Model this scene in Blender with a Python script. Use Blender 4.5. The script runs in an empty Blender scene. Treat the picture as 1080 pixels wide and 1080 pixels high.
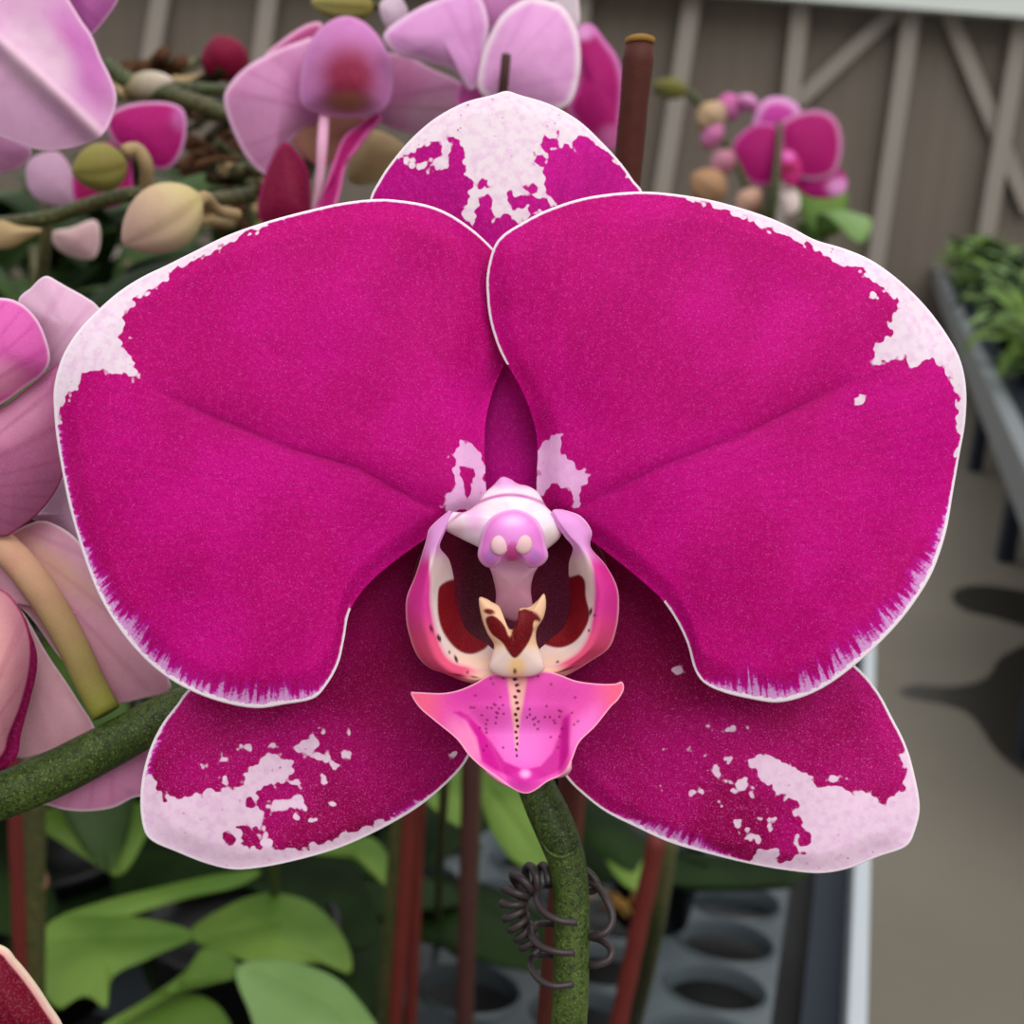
import bpy, math, random
import numpy as np
from mathutils import Vector, Matrix, noise as mnoise

# ------------------------------------------------------------------ camera
F = 1500.0; CAM = Vector((0, 0, 1.32)); PITCH = math.radians(14.4); ROLL = math.radians(4.5)
_f = Vector((0, math.cos(PITCH), -math.sin(PITCH)))
_r0 = Vector((1, 0, 0)); _u0 = _r0.cross(_f)
RT = _r0 * math.cos(ROLL) + _u0 * math.sin(ROLL)
UP = _u0 * math.cos(ROLL) - _r0 * math.sin(ROLL)
FW = _f
cd = bpy.data.cameras.new('camera'); cam = bpy.data.objects.new('camera', cd)
bpy.context.scene.collection.objects.link(cam)
cam.matrix_world = Matrix.Translation(CAM) @ Matrix((RT, UP, -FW)).transposed().to_4x4()
cd.sensor_width = 36; cd.lens = 50; cd.clip_start = .01; cd.clip_end = 200
cd.dof.use_dof = True; cd.dof.focus_distance = .178; cd.dof.aperture_fstop = 34
S = bpy.context.scene; S.camera = cam
# ------------------------------------------------------------------ light
w = bpy.data.worlds.new('sky'); S.world = w; w.use_nodes = True
nt = w.node_tree; nt.nodes.clear()
o_ = nt.nodes.new('ShaderNodeOutputWorld'); b_ = nt.nodes.new('ShaderNodeBackground')
tc = nt.nodes.new('ShaderNodeTexCoord'); sp = nt.nodes.new('ShaderNodeSeparateXYZ'); rp = nt.nodes.new('ShaderNodeValToRGB')
nt.links.new(tc.outputs['Generated'], sp.inputs[0]); nt.links.new(sp.outputs['Z'], rp.inputs[0])
rp.color_ramp.elements[0].position = 0.0; rp.color_ramp.elements[0].color = (.30, .30, .30, 1)
rp.color_ramp.elements[1].position = .8; rp.color_ramp.elements[1].color = (1, 1, 1, 1)
nt.links.new(rp.outputs[0], b_.inputs[0]); b_.inputs[1].default_value = 1.15
nt.links.new(b_.outputs[0], o_.inputs[0])
sd_ = bpy.data.lights.new('sun', 'SUN'); sd_.energy = 1.7; sd_.angle = math.radians(50); sd_.color = (1, .98, .95)
sun = bpy.data.objects.new('sun', sd_); S.collection.objects.link(sun)
sun.rotation_euler = Vector((.25, -.75, .9)).to_track_quat('Z', 'Y').to_euler()
S.view_settings.view_transform = 'Standard'; S.view_settings.look = 'None'
S.view_settings.exposure = 0.0; S.view_settings.gamma = 1; S.view_settings.use_curve_mapping = False
S.cycles.transparent_max_bounces = 8; S.cycles.max_bounces = 6

# ------------------------------------------------------------------ helpers
rng = np.random.default_rng(7); R = random.Random(5)
def P(x, y, d): return CAM + d * ((x - 540) / F * RT + (540 - y) / F * UP + FW)
_A = np.array
def PA(x, y, d):
    x = np.asarray(x, float); y = np.asarray(y, float); d = np.broadcast_to(np.asarray(d, float), x.shape)
    return _A(CAM)[None] + d[:, None] * (((x - 540) / F)[:, None] * _A(RT)[None] + ((540 - y) / F)[:, None] * _A(UP)[None] + _A(FW)[None])
def hit(x, y, z=None, wy=None):
    x, y = float(x), float(y)
    r = (x - 540) / F * RT + (540 - y) / F * UP + FW
    t = (z - CAM.z) / r.z if z is not None else (wy - CAM.y) / r.y
    return CAM + r * t
def hx(c):
    if isinstance(c, str): c = tuple(int(c[i:i+2], 16) for i in (0, 2, 4))
    return tuple(((v/255)/12.92 if v/255 <= .04045 else ((v/255+.055)/1.055)**2.4) for v in c)
def smooth(a, b, x):
    t = np.clip((x - a) / (b - a + 1e-12), 0, 1); return t*t*(3-2*t)
def cr(pts, n, closed=False):
    """Catmull-Rom resample, uniform in arc length"""
    p = np.array(pts, float); m = len(p)
    segs = m if closed else m-1; out = []
    for i in range(segs):
        if closed: a, b, c, d = p[(i-1) % m], p[i], p[(i+1) % m], p[(i+2) % m]
        else: a, b, c, d = p[max(i-1, 0)], p[i], p[i+1], p[min(i+2, m-1)]
        for t in np.linspace(0, 1, 12, endpoint=False):
            out.append(.5*((2*b)+(-a+c)*t+(2*a-5*b+4*c-d)*t*t+(-a+3*b-3*c+d)*t**3))
    out.append(p[0] if closed else p[-1]); out = np.array(out)
    L = np.r_[0, np.cumsum(np.linalg.norm(np.diff(out, axis=0), axis=1))]
    q = np.linspace(0, L[-1], n+1 if closed else n)
    if closed: q = q[:-1]
    return np.stack([np.interp(q, L, out[:, k]) for k in range(p.shape[1])], 1)
def sdf(x, y, poly):
    """signed distance to polygon, + inside"""
    p = np.array(poly, float); q = np.roll(p, -1, 0); d = np.full(x.shape, 1e9); ins = np.zeros(x.shape, bool)
    for (ax, ay), (bx, by) in zip(p, q):
        ex, ey = bx-ax, by-ay; wx, wy = x-ax, y-ay
        t = np.clip((wx*ex+wy*ey)/(ex*ex+ey*ey+1e-12), 0, 1)
        d = np.minimum(d, (wx-ex*t)**2+(wy-ey*t)**2)
        c = (ay > y) != (by > y)
        with np.errstate(divide='ignore', invalid='ignore'):
            ins ^= c & (x < (bx-ax)*(y-ay)/(by-ay+1e-12)+ax)
    return np.where(ins, 1, -1)*np.sqrt(d)
def ell(x, y, cx, cy, rx, ry, a=0):
    c, s = math.cos(math.radians(a)), math.sin(math.radians(a)); dx, dy = x-cx, y-cy
    u, v = dx*c+dy*s, -dx*s+dy*c
    return (1-np.sqrt((u/rx)**2+(v/ry)**2))*min(rx, ry)
def dline(x, y, line):
    """signed distance to an open polyline (+ above it), and position along"""
    p = np.array(line, float); best = np.full(x.shape, 1e18); sg = np.ones(x.shape); al = np.zeros(x.shape)
    for i in range(len(p)-1):
        ax, ay = p[i]; ex, ey = p[i+1]-p[i]; wx, wy = x-ax, y-ay
        t = np.clip((wx*ex+wy*ey)/(ex*ex+ey*ey), 0, 1); dd = (wx-ex*t)**2+(wy-ey*t)**2
        m = dd < best; best = np.where(m, dd, best); sg = np.where(m, np.sign(ex*wy-ey*wx), sg); al = np.where(m, (i+t)/(len(p)-1), al)
    return np.sqrt(best)*sg, al
WP = {}
def empty(name, loc, label=None, cat=None, group=None):
    o = bpy.data.objects.new(name, None); S.collection.objects.link(o); o.empty_display_size = .02
    o.location = loc; WP[o.name] = Vector(loc)
    tag(o, label, cat, group); return o
def tag(o, label=None, cat=None, group=None, kind=None):
    if label: o['label'] = label
    if cat: o['category'] = cat
    if group: o['group'] = group
    if kind: o['kind'] = kind
    return o
def link(name, V, Fc, mat, parent=None, origin=None, smoothf=True, col=None, attrs=None, thick=0, bev=0, uv=None):
    V = np.asarray(V, float)
    O = Vector(V.mean(0)) if origin is None else Vector(origin)
    me = bpy.data.meshes.new(name); me.from_pydata([tuple(v) for v in (V-_A(O)[None])], [], [tuple(f) for f in Fc])
    if mat: me.materials.append(mat)
    me.polygons.foreach_set('use_smooth', [smoothf]*len(me.polygons))
    if col is not None:
        a = me.color_attributes.new('Col', 'FLOAT_COLOR', 'POINT'); c = np.ones((len(V), 4)); c[:, :3] = col
        a.data.foreach_set('color', c.ravel())
    for k, v in (attrs or {}).items():
        a = me.attributes.new(k, 'FLOAT', 'POINT'); a.data.foreach_set('value', np.asarray(v, float))
    me.update()
    o = bpy.data.objects.new(name, me); S.collection.objects.link(o)
    WP[o.name] = O.copy()
    if parent: o.parent = parent; o.location = O - WP[parent.name]
    else: o.location = O
    if thick:
        m = o.modifiers.new('thickness', 'SOLIDIFY'); m.thickness = thick; m.offset = -1
    if bev:
        m = o.modifiers.new('bevel', 'BEVEL'); m.width = bev; m.segments = 2
    return o
def sheet(name, pts, depth, mat, parent=None, center=None, N=120, M=30, thick=.0005, colf=None, attrf=None, puff=0, power=.75, origin=None, label=None):
    """a surface inside a closed outline; depth(x,y,E,t)->distance from camera"""
    ol = cr(pts, N, True); n2 = len(ol)
    c = np.array(center if center else ol.mean(0), float)
    ar = .5*np.sum(ol[:, 0]*np.roll(ol[:, 1], -1)-np.roll(ol[:, 0], -1)*ol[:, 1])
    if ar > 0: ol = ol[::-1]      # image y down: negative area = CCW seen from camera
    ts = (np.arange(1, M+1)/M)**power
    X = [c[0]]; Y = [c[1]]; T = [0.]
    for t in ts:
        X += list(c[0]+(ol[:, 0]-c[0])*t); Y += list(c[1]+(ol[:, 1]-c[1])*t); T += [t]*n2
    X, Y, T = map(np.array, (X, Y, T)); E = np.maximum(sdf(X, Y, ol), 0); E[T >= 1] = 0
    D = depth(X, Y, E, T) if callable(depth) else np.full(X.shape, depth)
    if puff: D = D - puff*np.sqrt(np.maximum(0, 1-T**2))
    V = PA(X, Y, D); Fc = []
    for k in range(n2): Fc.append((0, 1+k, 1+(k+1) % n2))
    for j in range(M-1):
        a, b = 1+j*n2, 1+(j+1)*n2
        for k in range(n2):
            k2 = (k+1) % n2; Fc.append((a+k, b+k, b+k2, a+k2))
    col = colf(X, Y, E, T) if colf else None
    at = attrf(X, Y, E, T) if attrf else None
    if at: pl_ = np.linalg.norm(np.diff(ol, axis=0), axis=1).mean(); kk = np.arange(n2)*pl_; kk[n2//2:] = kk[n2//2:]; at['S'] = np.r_[0., np.tile(np.minimum(kk, 1e9), M)]
    if puff:  # closed back
        n0 = len(V); D2 = D + 1.0*puff*np.sqrt(np.maximum(0, 1-T**2))*1.6
        V2 = PA(X[:n0-n2], Y[:n0-n2], D2[:n0-n2]); F2 = []
        mp = lambda i: i+n0 if i < n0-n2 else i
        for f in Fc: F2.append(tuple(mp(i) for i in reversed(f)))
        V = np.vstack([V, V2]); Fc = Fc+F2
        if col is not None: col = np.vstack([col, col[:n0-n2]])
        if at: at = {k: np.r_[v, v[:n0-n2]] for k, v in at.items()}
        thick = 0
    o = link(name, V, Fc, mat, parent, origin, True, col, at, thick)
    if label: o['label'] = label
    return o
def loft(name, rows, mat, parent=None, N=60, K=24, thick=.0004, colf=None, label=None, z0=.18):
    """rows of (x,y,h) polylines, h in hero pixels toward the camera"""
    G = np.stack([cr(r, N) for r in rows], 0)            # rows x N x 3
    out = np.stack([cr(G[:, i], K) for i in range(N)], 1) # K x N x 3
    X, Y, H = out[..., 0].ravel(), out[..., 1].ravel(), out[..., 2].ravel()
    V = PA(X, Y, z0-H*.00012)
    Fc = []
    for a in range(K-1):
        for b in range(N-1):
            Fc.append((a*N+b, (a+1)*N+b, (a+1)*N+b+1, a*N+b+1))
    f = Fc[len(Fc)//2]; n = np.cross(V[f[1]]-V[f[0]], V[f[2]]-V[f[0]])
    if n @ _A(FW) > 0: Fc = [t[::-1] for t in Fc]
    U = np.tile(np.linspace(0, 1, N), K); W = np.repeat(np.linspace(0, 1, K), N)
    o = link(name, V, Fc, mat, parent, None, True, colf(X, Y, U, W) if colf else None, None, thick)
    if label: o['label'] = label
    return o
def tube(name, pts, rad, mat, parent=None, seg=14, n=None, col=None, label=None, origin=None, ret=False, squash=1.0, ridge=None):
    p = np.array([tuple(q) for q in pts], float); r = np.array(rad if hasattr(rad, '__len__') else [rad]*len(p), float)
    if n: 
        q = cr(np.c_[p, r], n); p, r = q[:, :3], np.maximum(q[:, 3], 1e-6)
    t = np.gradient(p, axis=0); t /= np.linalg.norm(t, axis=1)[:, None]+1e-12
    a = _A(FW) if abs(t[0] @ _A(FW)) < .8 else _A((1., 0, 0)); V = []; Fc = []
    for i in range(len(p)):
        a = a-t[i]*(a @ t[i]); a /= np.linalg.norm(a); b = np.cross(t[i], a)
        for k in range(seg):
            th = 2*math.pi*k/seg; rr = r[i]*(ridge(th, i/(len(p)-1)) if ridge else 1)
            V.append(p[i]+rr*(a*math.cos(th)+b*math.sin(th)*squash))
    m = len(p)
    for i in range(m-1):
        for k in range(seg):
            k2 = (k+1) % seg; Fc.append((i*seg+k, i*seg+k2, (i+1)*seg+k2, (i+1)*seg+k))
    V.append(p[0]); V.append(p[-1])
    for k in range(seg):
        k2 = (k+1) % seg; Fc.append((m*seg, k2, k)); Fc.append((m*seg+1, (m-1)*seg+k, (m-1)*seg+k2))
    if ret: return V, Fc
    V = np.array(V); cc = None
    if col is not None:
        if callable(col): cc = np.array([col(i/(m-1)) for i in range(m) for k in range(seg)]+[col(0), col(1)])
        else: cc = np.tile(col, (len(V), 1))
    o = link(name, V, Fc, mat, parent, origin, True, cc)
    if label: o['label'] = label
    return o
def bud(name, p0, p1, r, mat, parent, c0, c1, label=None, fat=.45):
    """orchid bud: plump ellipsoid with seams between the folded sepals; p0 stalk end, p1 tip"""
    p0, p1 = Vector(p0), Vector(p1); n = 22; ss = [i/(n-1) for i in range(n)]
    pts = [p0.lerp(p1, s) for s in ss]
    prof = [r*max(.03, math.sin(math.pi*(s**(.9))))**.62 for s in ss]
    rd = lambda th, s: 1-.11*math.exp(-((((th+.6) % (2*math.pi/3))-math.pi/3)/.16)**2)
    return tube(name, pts, prof, mat, parent, seg=36, col=lambda s: np.array(hx(c0))*(1-s)+np.array(hx(c1))*s, label=label, ridge=rd)
def box(name, a, b, mat, parent=None, bev=0, rot=0, c=None):
    V = [(x, y, z) for x in (a[0], b[0]) for y in (a[1], b[1]) for z in (a[2], b[2])]
    Fc = [(0, 1, 3, 2), (4, 6, 7, 5), (0, 4, 5, 1), (2, 3, 7, 6), (0, 2, 6, 4), (1, 5, 7, 3)]
    return link(name, V, Fc, mat, parent, None, False, None, None, 0, bev)
def beam(name, p, q, w, d, mat, parent=None, upv=(0, 0, 1), bev=0):
    """bar from p to q, w across, d along upv-ish"""
    p, q = Vector(p), Vector(q); t = (q-p).normalized(); u = Vector(upv); u = (u-t*u.dot(t)).normalized(); s = t.cross(u)
    V = [e+s*w/2*i+u*d/2*j for e in (p, q) for i, j in ((-1, -1), (1, -1), (1, 1), (-1, 1))]
    Fc = [(0, 3, 2, 1), (4, 5, 6, 7)]+[(i, (i+1) % 4, 4+(i+1) % 4, 4+i) for i in range(4)]
    return link(name, [tuple(v) for v in V], Fc, mat, parent, None, False, None, None, 0, bev)

# ------------------------------------------------------------------ materials
class NT:
    def __init__(s, name):
        s.m = bpy.data.materials.new(name); s.m.use_nodes = True; s.t = s.m.node_tree; s.t.nodes.clear()
    def n(s, t, **k):
        nd = s.t.nodes.new(t)
        for a, b in k.items(): setattr(nd, a, b)
        return nd
    def put(s, i, v):
        if hasattr(v, 'is_output') or hasattr(v, 'links'): s.t.links.new(v, i)
        else:
            if i.type == 'RGBA' and len(v) == 3: v = (*v, 1)
            i.default_value = v
    def math(s, op, a, b=0., c=None):
        nd = s.n('ShaderNodeMath', operation=op); s.put(nd.inputs[0], a); s.put(nd.inputs[1], b)
        if c is not None: s.put(nd.inputs[2], c)
        return nd.outputs[0]
    def mix(s, f, a, b, mode='MIX'):
        nd = s.n('ShaderNodeMix', data_type='RGBA', blend_type=mode); s.put(nd.inputs[0], f); s.put(nd.inputs[6], a); s.put(nd.inputs[7], b)
        return nd.outputs[2]
    def mr(s, v, a, b, c=0., d=1., sm=True):
        nd = s.n('ShaderNodeMapRange', interpolation_type='SMOOTHSTEP' if sm else 'LINEAR')
        for i, q in enumerate((v, a, b, c, d)): s.put(nd.inputs[i], q)
        return nd.outputs[0]
    def noise(s, sc, det=2., vec=None, rough=.5):
        nd = s.n('ShaderNodeTexNoise'); nd.inputs['Scale'].default_value = sc; nd.inputs['Detail'].default_value = det; nd.inputs['Roughness'].default_value = rough
        s.t.links.new(vec if vec is not None else s.co(), nd.inputs['Vector']); return nd.outputs[0]
    def voro(s, sc, vec=None, feat='F1'):
        nd = s.n('ShaderNodeTexVoronoi', feature=feat); nd.inputs['Scale'].default_value = sc
        s.t.links.new(vec if vec is not None else s.co(), nd.inputs['Vector']); return nd.outputs[0]
    def co(s):
        if not hasattr(s, '_c'): s._c = s.n('ShaderNodeTexCoord').outputs['Object']
        return s._c
    def at(s, name): return s.n('ShaderNodeAttribute', attribute_name=name).outputs['Fac']
    def colat(s): return s.n('ShaderNodeAttribute', attribute_name='Col').outputs['Color']
    def xyz(s, x, y, z):
        nd = s.n('ShaderNodeCombineXYZ'); s.put(nd.inputs[0], x); s.put(nd.inputs[1], y); s.put(nd.inputs[2], z); return nd.outputs[0]
    def out(s, col, rough=.6, spec=.3, bump=None, bs=.2, bd=.0001, trans=0, metal=0, sheen=0, sheentint=None, sss=0, coat=0):
        p = s.n('ShaderNodeBsdfPrincipled'); o = s.n('ShaderNodeOutputMaterial')
        s.put(p.inputs['Base Color'], col); s.put(p.inputs['Roughness'], rough); p.inputs['Specular IOR Level'].default_value = spec
        p.inputs['Metallic'].default_value = metal; p.inputs['Sheen Weight'].default_value = sheen; p.inputs['Coat Weight'].default_value = coat
        if sheentint: p.inputs['Sheen Tint'].default_value = (*sheentint, 1)
        if bump is not None:
            b = s.n('ShaderNodeBump'); b.inputs['Strength'].default_value = bs; b.inputs['Distance'].default_value = bd
            s.put(b.inputs['Height'], bump); s.t.links.new(b.outputs[0], p.inputs['Normal'])
        sh = p.outputs[0]
        if trans:
            tr = s.n('ShaderNodeBsdfTranslucent'); s.put(tr.inputs[0], col); mx = s.n('ShaderNodeMixShader'); mx.inputs[0].default_value = trans
            s.t.links.new(sh, mx.inputs[1]); s.t.links.new(tr.outputs[0], mx.inputs[2]); sh = mx.outputs[0]
        s.t.links.new(sh, o.inputs[0]); return s.m

def petal_mat(name, b1, b2, white, speck, streakc=(236, 176, 236)):
    t = NT(name); W, E, G, V, C = (t.at(k) for k in 'WEGVC'); BP = t.math('MULTIPLY', t.at('B'), .6)
    rag = t.math('ADD', t.math('MULTIPLY', t.math('SUBTRACT', t.noise(620, 1.2), .5), 20.), t.math('MULTIPLY', t.math('SUBTRACT', .5, t.voro(1100)), 5.))
    Wn = t.math('ADD', W, rag)
    mw = t.mr(Wn, -1., 1.)
    vs = t.noise(1, 3, t.xyz(t.math('MULTIPLY', V, 55.), t.math('MULTIPLY', E, .02), 0.))   # radial streaks
    fine = t.noise(5200, 2); mid = t.noise(1500, 3, rough=.6); big = t.noise(60, 2)
    base = t.mix(t.mr(big, .35, .65), hx(b1), hx(b2))
    base = t.mix(t.math('MULTIPLY', t.mr(vs, .45, .75), .28), base, tuple(c*.62 for c in hx(b1)))
    base = t.mix(t.math('MULTIPLY', t.mr(mid, .45, .75), .3), base, tuple(min(1, c*1.25+.02) for c in hx(b2)))
    base = t.mix(t.math('MULTIPLY', t.mr(fine, .56, .74), speck), base, hx((240, 110, 200)))
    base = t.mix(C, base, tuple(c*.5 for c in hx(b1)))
    m2 = t.noise(2600, 2)
    # paler purple fringe running in from the margin
    sn = t.noise(1, 3, t.xyz(t.math('MULTIPLY', t.at('S'), .16), t.math('MULTIPLY', E, .015), 3.))
    Ee = t.math('ADD', E, t.math('MULTIPLY', t.math('SUBTRACT', sn, .5), t.math('MULTIPLY', G, 3.2)))
    Ee = t.math('ADD', Ee, t.math('MULTIPLY', t.math('SUBTRACT', m2, .5), t.math('MULTIPLY', G, .9)))
    st = t.mr(Ee, t.math('MULTIPLY', G, .0), t.math('MULTIPLY', G, 1.5), 1., 0.)
    base = t.mix(t.math('MULTIPLY', t.mr(m2, .5, .3), .35), base, tuple(c*.7 for c in hx(b1)))
    base = t.mix(t.mr(st, 0., .6), base, hx((200, 20, 158))); base = t.mix(t.math('MULTIPLY', t.mr(st, .45, 1.), .9), base, hx(streakc))
    dots = t.math('MULTIPLY', t.mr(t.voro(900), .12, .22, 1., 0.), t.mr(t.noise(260, 1), .5, .62))
    dots = t.math('MULTIPLY', dots, t.mr(mid, .4, .6, .0, .8))
    wc = t.mix(t.math('MULTIPLY', t.mr(t.noise(900, 3), .4, .7), .5), hx(white), hx((232, 184, 224)))
    wc = t.mix(BP, wc, hx((238, 150, 226)))
    wc = t.mix(t.math('MULTIPLY', dots, .75), wc, hx((170, 50, 140)))
    col = t.mix(mw, base, wc)
    rimw = t.math('ADD', t.math('MULTIPLY', G, .1), t.math('MULTIPLY', t.math('SUBTRACT', mid, .5), t.math('MULTIPLY', G, .5)))
    mr_ = t.mr(t.math('SUBTRACT', t.math('ADD', rimw, 2.2), E), -.8, .8)
    col = t.mix(mr_, col, hx((252, 238, 248)))
    ht = t.math('ADD', t.math('MULTIPLY', fine, .5), t.math('ADD', mid, t.math('MULTIPLY', vs, 1.2)))
    return t.out(col, .6, .08, ht, .3, .00012, trans=.12)
M = {}
M['petal'] = petal_mat('hero_petal', (188, 0, 112), (206, 4, 136), (246, 226, 240), .30)
M['sepal'] = petal_mat('hero_sepal', (150, 0, 76), (184, 4, 114), (248, 216, 240), .6)
M['dorsal'] = petal_mat('dorsal_sepal', (184, 4, 128), (208, 12, 150), (246, 228, 238), .25)
def tinted(name, rough=.5, vein=.25, trans=.15, sc=1.0, spec=.3, gr=.10):
    t = NT(name); c = t.colat(); n1 = t.noise(260*sc, 4, rough=.6); n2 = t.noise(3000*sc, 2)
    c2 = t.mix(t.math('MULTIPLY', t.mr(n1, .4, .75), vein), c, t.mix(1., c, (.78, .45, .68, 1), 'MULTIPLY'))
    c3 = t.mix(t.math('MULTIPLY', t.mr(n2, .45, .7), gr), c2, (1, .8, .95))
    return t.out(c3, rough, spec, t.math('ADD', n1, n2), .2, .0003/sc, trans=trans)
M['tint'] = tinted('pale_petal', .55, .25, .15, 1., .1, .04); M['lip'] = tinted('lip_flesh', .42, .12, .08, 2.5, .16, .03); M['bud'] = tinted('bud_skin', .55, .25, .03, 1, .12, .02)
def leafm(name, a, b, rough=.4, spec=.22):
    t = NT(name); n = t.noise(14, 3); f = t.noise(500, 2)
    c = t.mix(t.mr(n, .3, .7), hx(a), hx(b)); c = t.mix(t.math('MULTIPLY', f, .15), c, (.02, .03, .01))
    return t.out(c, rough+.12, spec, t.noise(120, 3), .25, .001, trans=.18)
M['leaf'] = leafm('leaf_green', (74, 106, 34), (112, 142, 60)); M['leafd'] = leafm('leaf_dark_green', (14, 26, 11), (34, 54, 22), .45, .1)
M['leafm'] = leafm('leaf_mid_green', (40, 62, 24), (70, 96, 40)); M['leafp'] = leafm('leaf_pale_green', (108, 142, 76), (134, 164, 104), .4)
def stemm(name, a, b, spk, s=1):
    t = NT(name); f = t.noise(1600*s, 3, rough=.7); v = t.noise(3600*s, 2); n = t.noise(120*s, 2)
    c = t.mix(t.mr(n, .35, .65), hx(a), hx(b)); c = t.mix(t.math('MULTIPLY', t.mr(f, .47, .62), .75), c, hx(spk))
    c = t.mix(t.math('MULTIPLY', t.mr(v, .55, .72), .45), c, hx((150, 165, 90)))
    return t.out(c, .5, .35, f, .3, .0003)
M['stem'] = stemm('spike_green', (46, 66, 14), (70, 90, 32), (22, 22, 12)); M['stemb'] = stemm('branch_green', (56, 66, 34), (76, 70, 38), (40, 32, 22), .4)
def plain(name, c, rough=.5, spec=.3, nz=60, amt=.25, metal=0, bs=.1):
    t = NT(name); n = t.noise(nz, 4); cc = t.mix(t.math('MULTIPLY', n, amt), hx(c), tuple(v*.45 for v in hx(c)))
    return t.out(cc, rough, spec, n, bs, .002, metal=metal)
M['stake'] = plain('red_brown_stake', (84, 34, 24), .6, .3, 400, .6); M['staked'] = plain('dark_stake', (70, 38, 34), .6, .3, 300, .5)
M['staker'] = plain('rust_red_stake', (104, 36, 30), .6, .3, 200, .5)
M['cord'] = plain('dark_plastic_coil', (58, 47, 49), .4, .4, 500, .3); M['tray'] = plain('dull_tray_plastic', (104, 112, 116), .45, .4, 20, .3)
M['pot'] = plain('black_pot', (15, 15, 17), .4, .4, 30, .3); M['rail'] = plain('white_rail', (176, 184, 190), .45, .4, 12, .1)
M['benchdark'] = plain('dark_bench', (26, 35, 50), .5, .3, 30, .3); M['galv'] = plain('galvanised_edge', (118, 124, 128), .5, .4, 10, .3)
M['post'] = plain('post_paint', (146, 138, 130), .7, .2, 3, .15); M['beamw'] = plain('beam_white', (212, 218, 214), .6, .2, 3, .1)
M['straw'] = plain('dry_moss', (170, 130, 70), .8, .1, 300, .6); M['tan'] = plain('dry_sheath', (176, 150, 110), .7, .2, 60, .5)
M['twig'] = plain('brown_root', (92, 62, 42), .8, .1, 200, .6); M['bark'] = plain('dark_root', (48, 40, 26), .8, .1, 200, .6); M['floorshade'] = plain('shadowed_concrete', (52, 48, 42), .35, .4, 8, .3)  # the darkened concrete tone is for the painted floor shadows
t = NT('floor_concrete'); n = t.noise(.8, 4); f = t.noise(30, 3)
M['floor'] = t.out(t.mix(t.math('MULTIPLY', f, .2), t.mix(t.mr(n, .3, .7), hx((116, 110, 99)), hx((130, 123, 111))), hx((90, 84, 74))), .7, .25, f, .1, .003)
t = NT('wall_cladding'); n = t.noise(.5, 3); sx = t.n('ShaderNodeSeparateXYZ'); t.t.links.new(t.co(), sx.inputs[0])
stp = t.math('SINE', t.math('MULTIPLY', sx.outputs[0], 38.))
M['wall'] = t.out(t.mix(t.mr(stp, .6, 1., 0., .2), t.mix(t.mr(n, .3, .7), hx((103, 94, 85)), hx((112, 103, 94))), hx((86, 79, 72))), .7, .2, stp, .2, .01)

# ------------------------------------------------------------------ structure
WY = 11.0; TZ = .80
HZ = hit(942, 500, z=0); BD = Vector((HZ.x, HZ.y, 0)).normalized()           # bench direction
vpray = (934-540)/F*RT+(540-186)/F*UP+FW; BD = Vector((vpray.x, vpray.y, 0)).normalized(); BS = Vector((BD.y, -BD.x, 0))
tag(box('floor', (-9, -4, -.1), (9, 16, 0), M['floor']), kind='structure')
tag(box('wall_back', (-8, WY, 0), (8, WY+.1, 2.9), M['wall']), kind='structure')
beam0 = hit(830, 1, wy=WY-.15); beamz = hit(1080, 10, wy=WY-.3)
tag(box('trim_1', (-8, WY-.3, beamz.z-.05), (8, WY-.05, beamz.z+.14), M['beamw']), kind='structure')
k = 2
for tx, ty, bx_, by_ in ((170, 0, 150, 120), (284, 0, 276, 60), (614, 0, 600, 160), (730, 0, 700, 190), (845, 0, 822, 200), (961, 14, 925, 262), (1078, 20, 1042, 230)):
    a = hit(tx, ty, wy=WY-.1); b = hit(bx_, by_, wy=WY-.1)
    d = (a-b); 
    a2 = a+d*((beamz.z-a.z)/d.z); b2 = a-d*((a.z-.0)/d.z)
    tag(beam('trim_%d' % k, b2, a2, .125, .08, M['post'], upv=(0, 1, 0)), kind='structure'); k += 1
for q in (((945, 10), (840, 108)), ((1000, 14), (1085, 222))):
    tag(beam('trim_%d' % k, hit(*q[1], wy=WY-.06), hit(*q[0], wy=WY-.06), .11, .05, M['post'], upv=(0, 1, 0)), kind='structure'); k += 1

# ------------------------------------------------------------------ near bench and trays
def onb(s, t, z): # bench coords: s across, t along
    return Vector((BS.x*s+BD.x*t, BS.y*s+BD.y*t, z))
def bc(v): return v.dot(BS), v.dot(BD)
e1 = hit(906, 1000, z=TZ+.03); es, et = bc(Vector((e1.x, e1.y, 0)))
nb = empty('growing_bench', onb(es-.7, 1.2, 0), 'grey growing bench with a white edge rail holding the plug trays', 'bench')
beam('edge_rail', onb(es, -.3, TZ), onb(es, 2.6, TZ), .012, .07, M['rail'], nb, bev=.002)
beam('edge_trough', onb(es-.019, -.3, TZ-.02), onb(es-.019, 2.6, TZ-.02), .024, .03, M['benchdark'], nb)
beam('bench_top', onb(es-.72, -.3, TZ-.085), onb(es-.72, 2.6, TZ-.085), 1.4, .02, M['pot'], nb)
for s_ in (-.1, -1.35):
    for t_ in (.2, 2.3): beam('leg', onb(es+s_, t_, 0), onb(es+s_, t_, TZ-.095), .05, .05, M['galv'], nb, upv=(0, 1, 0))
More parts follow.
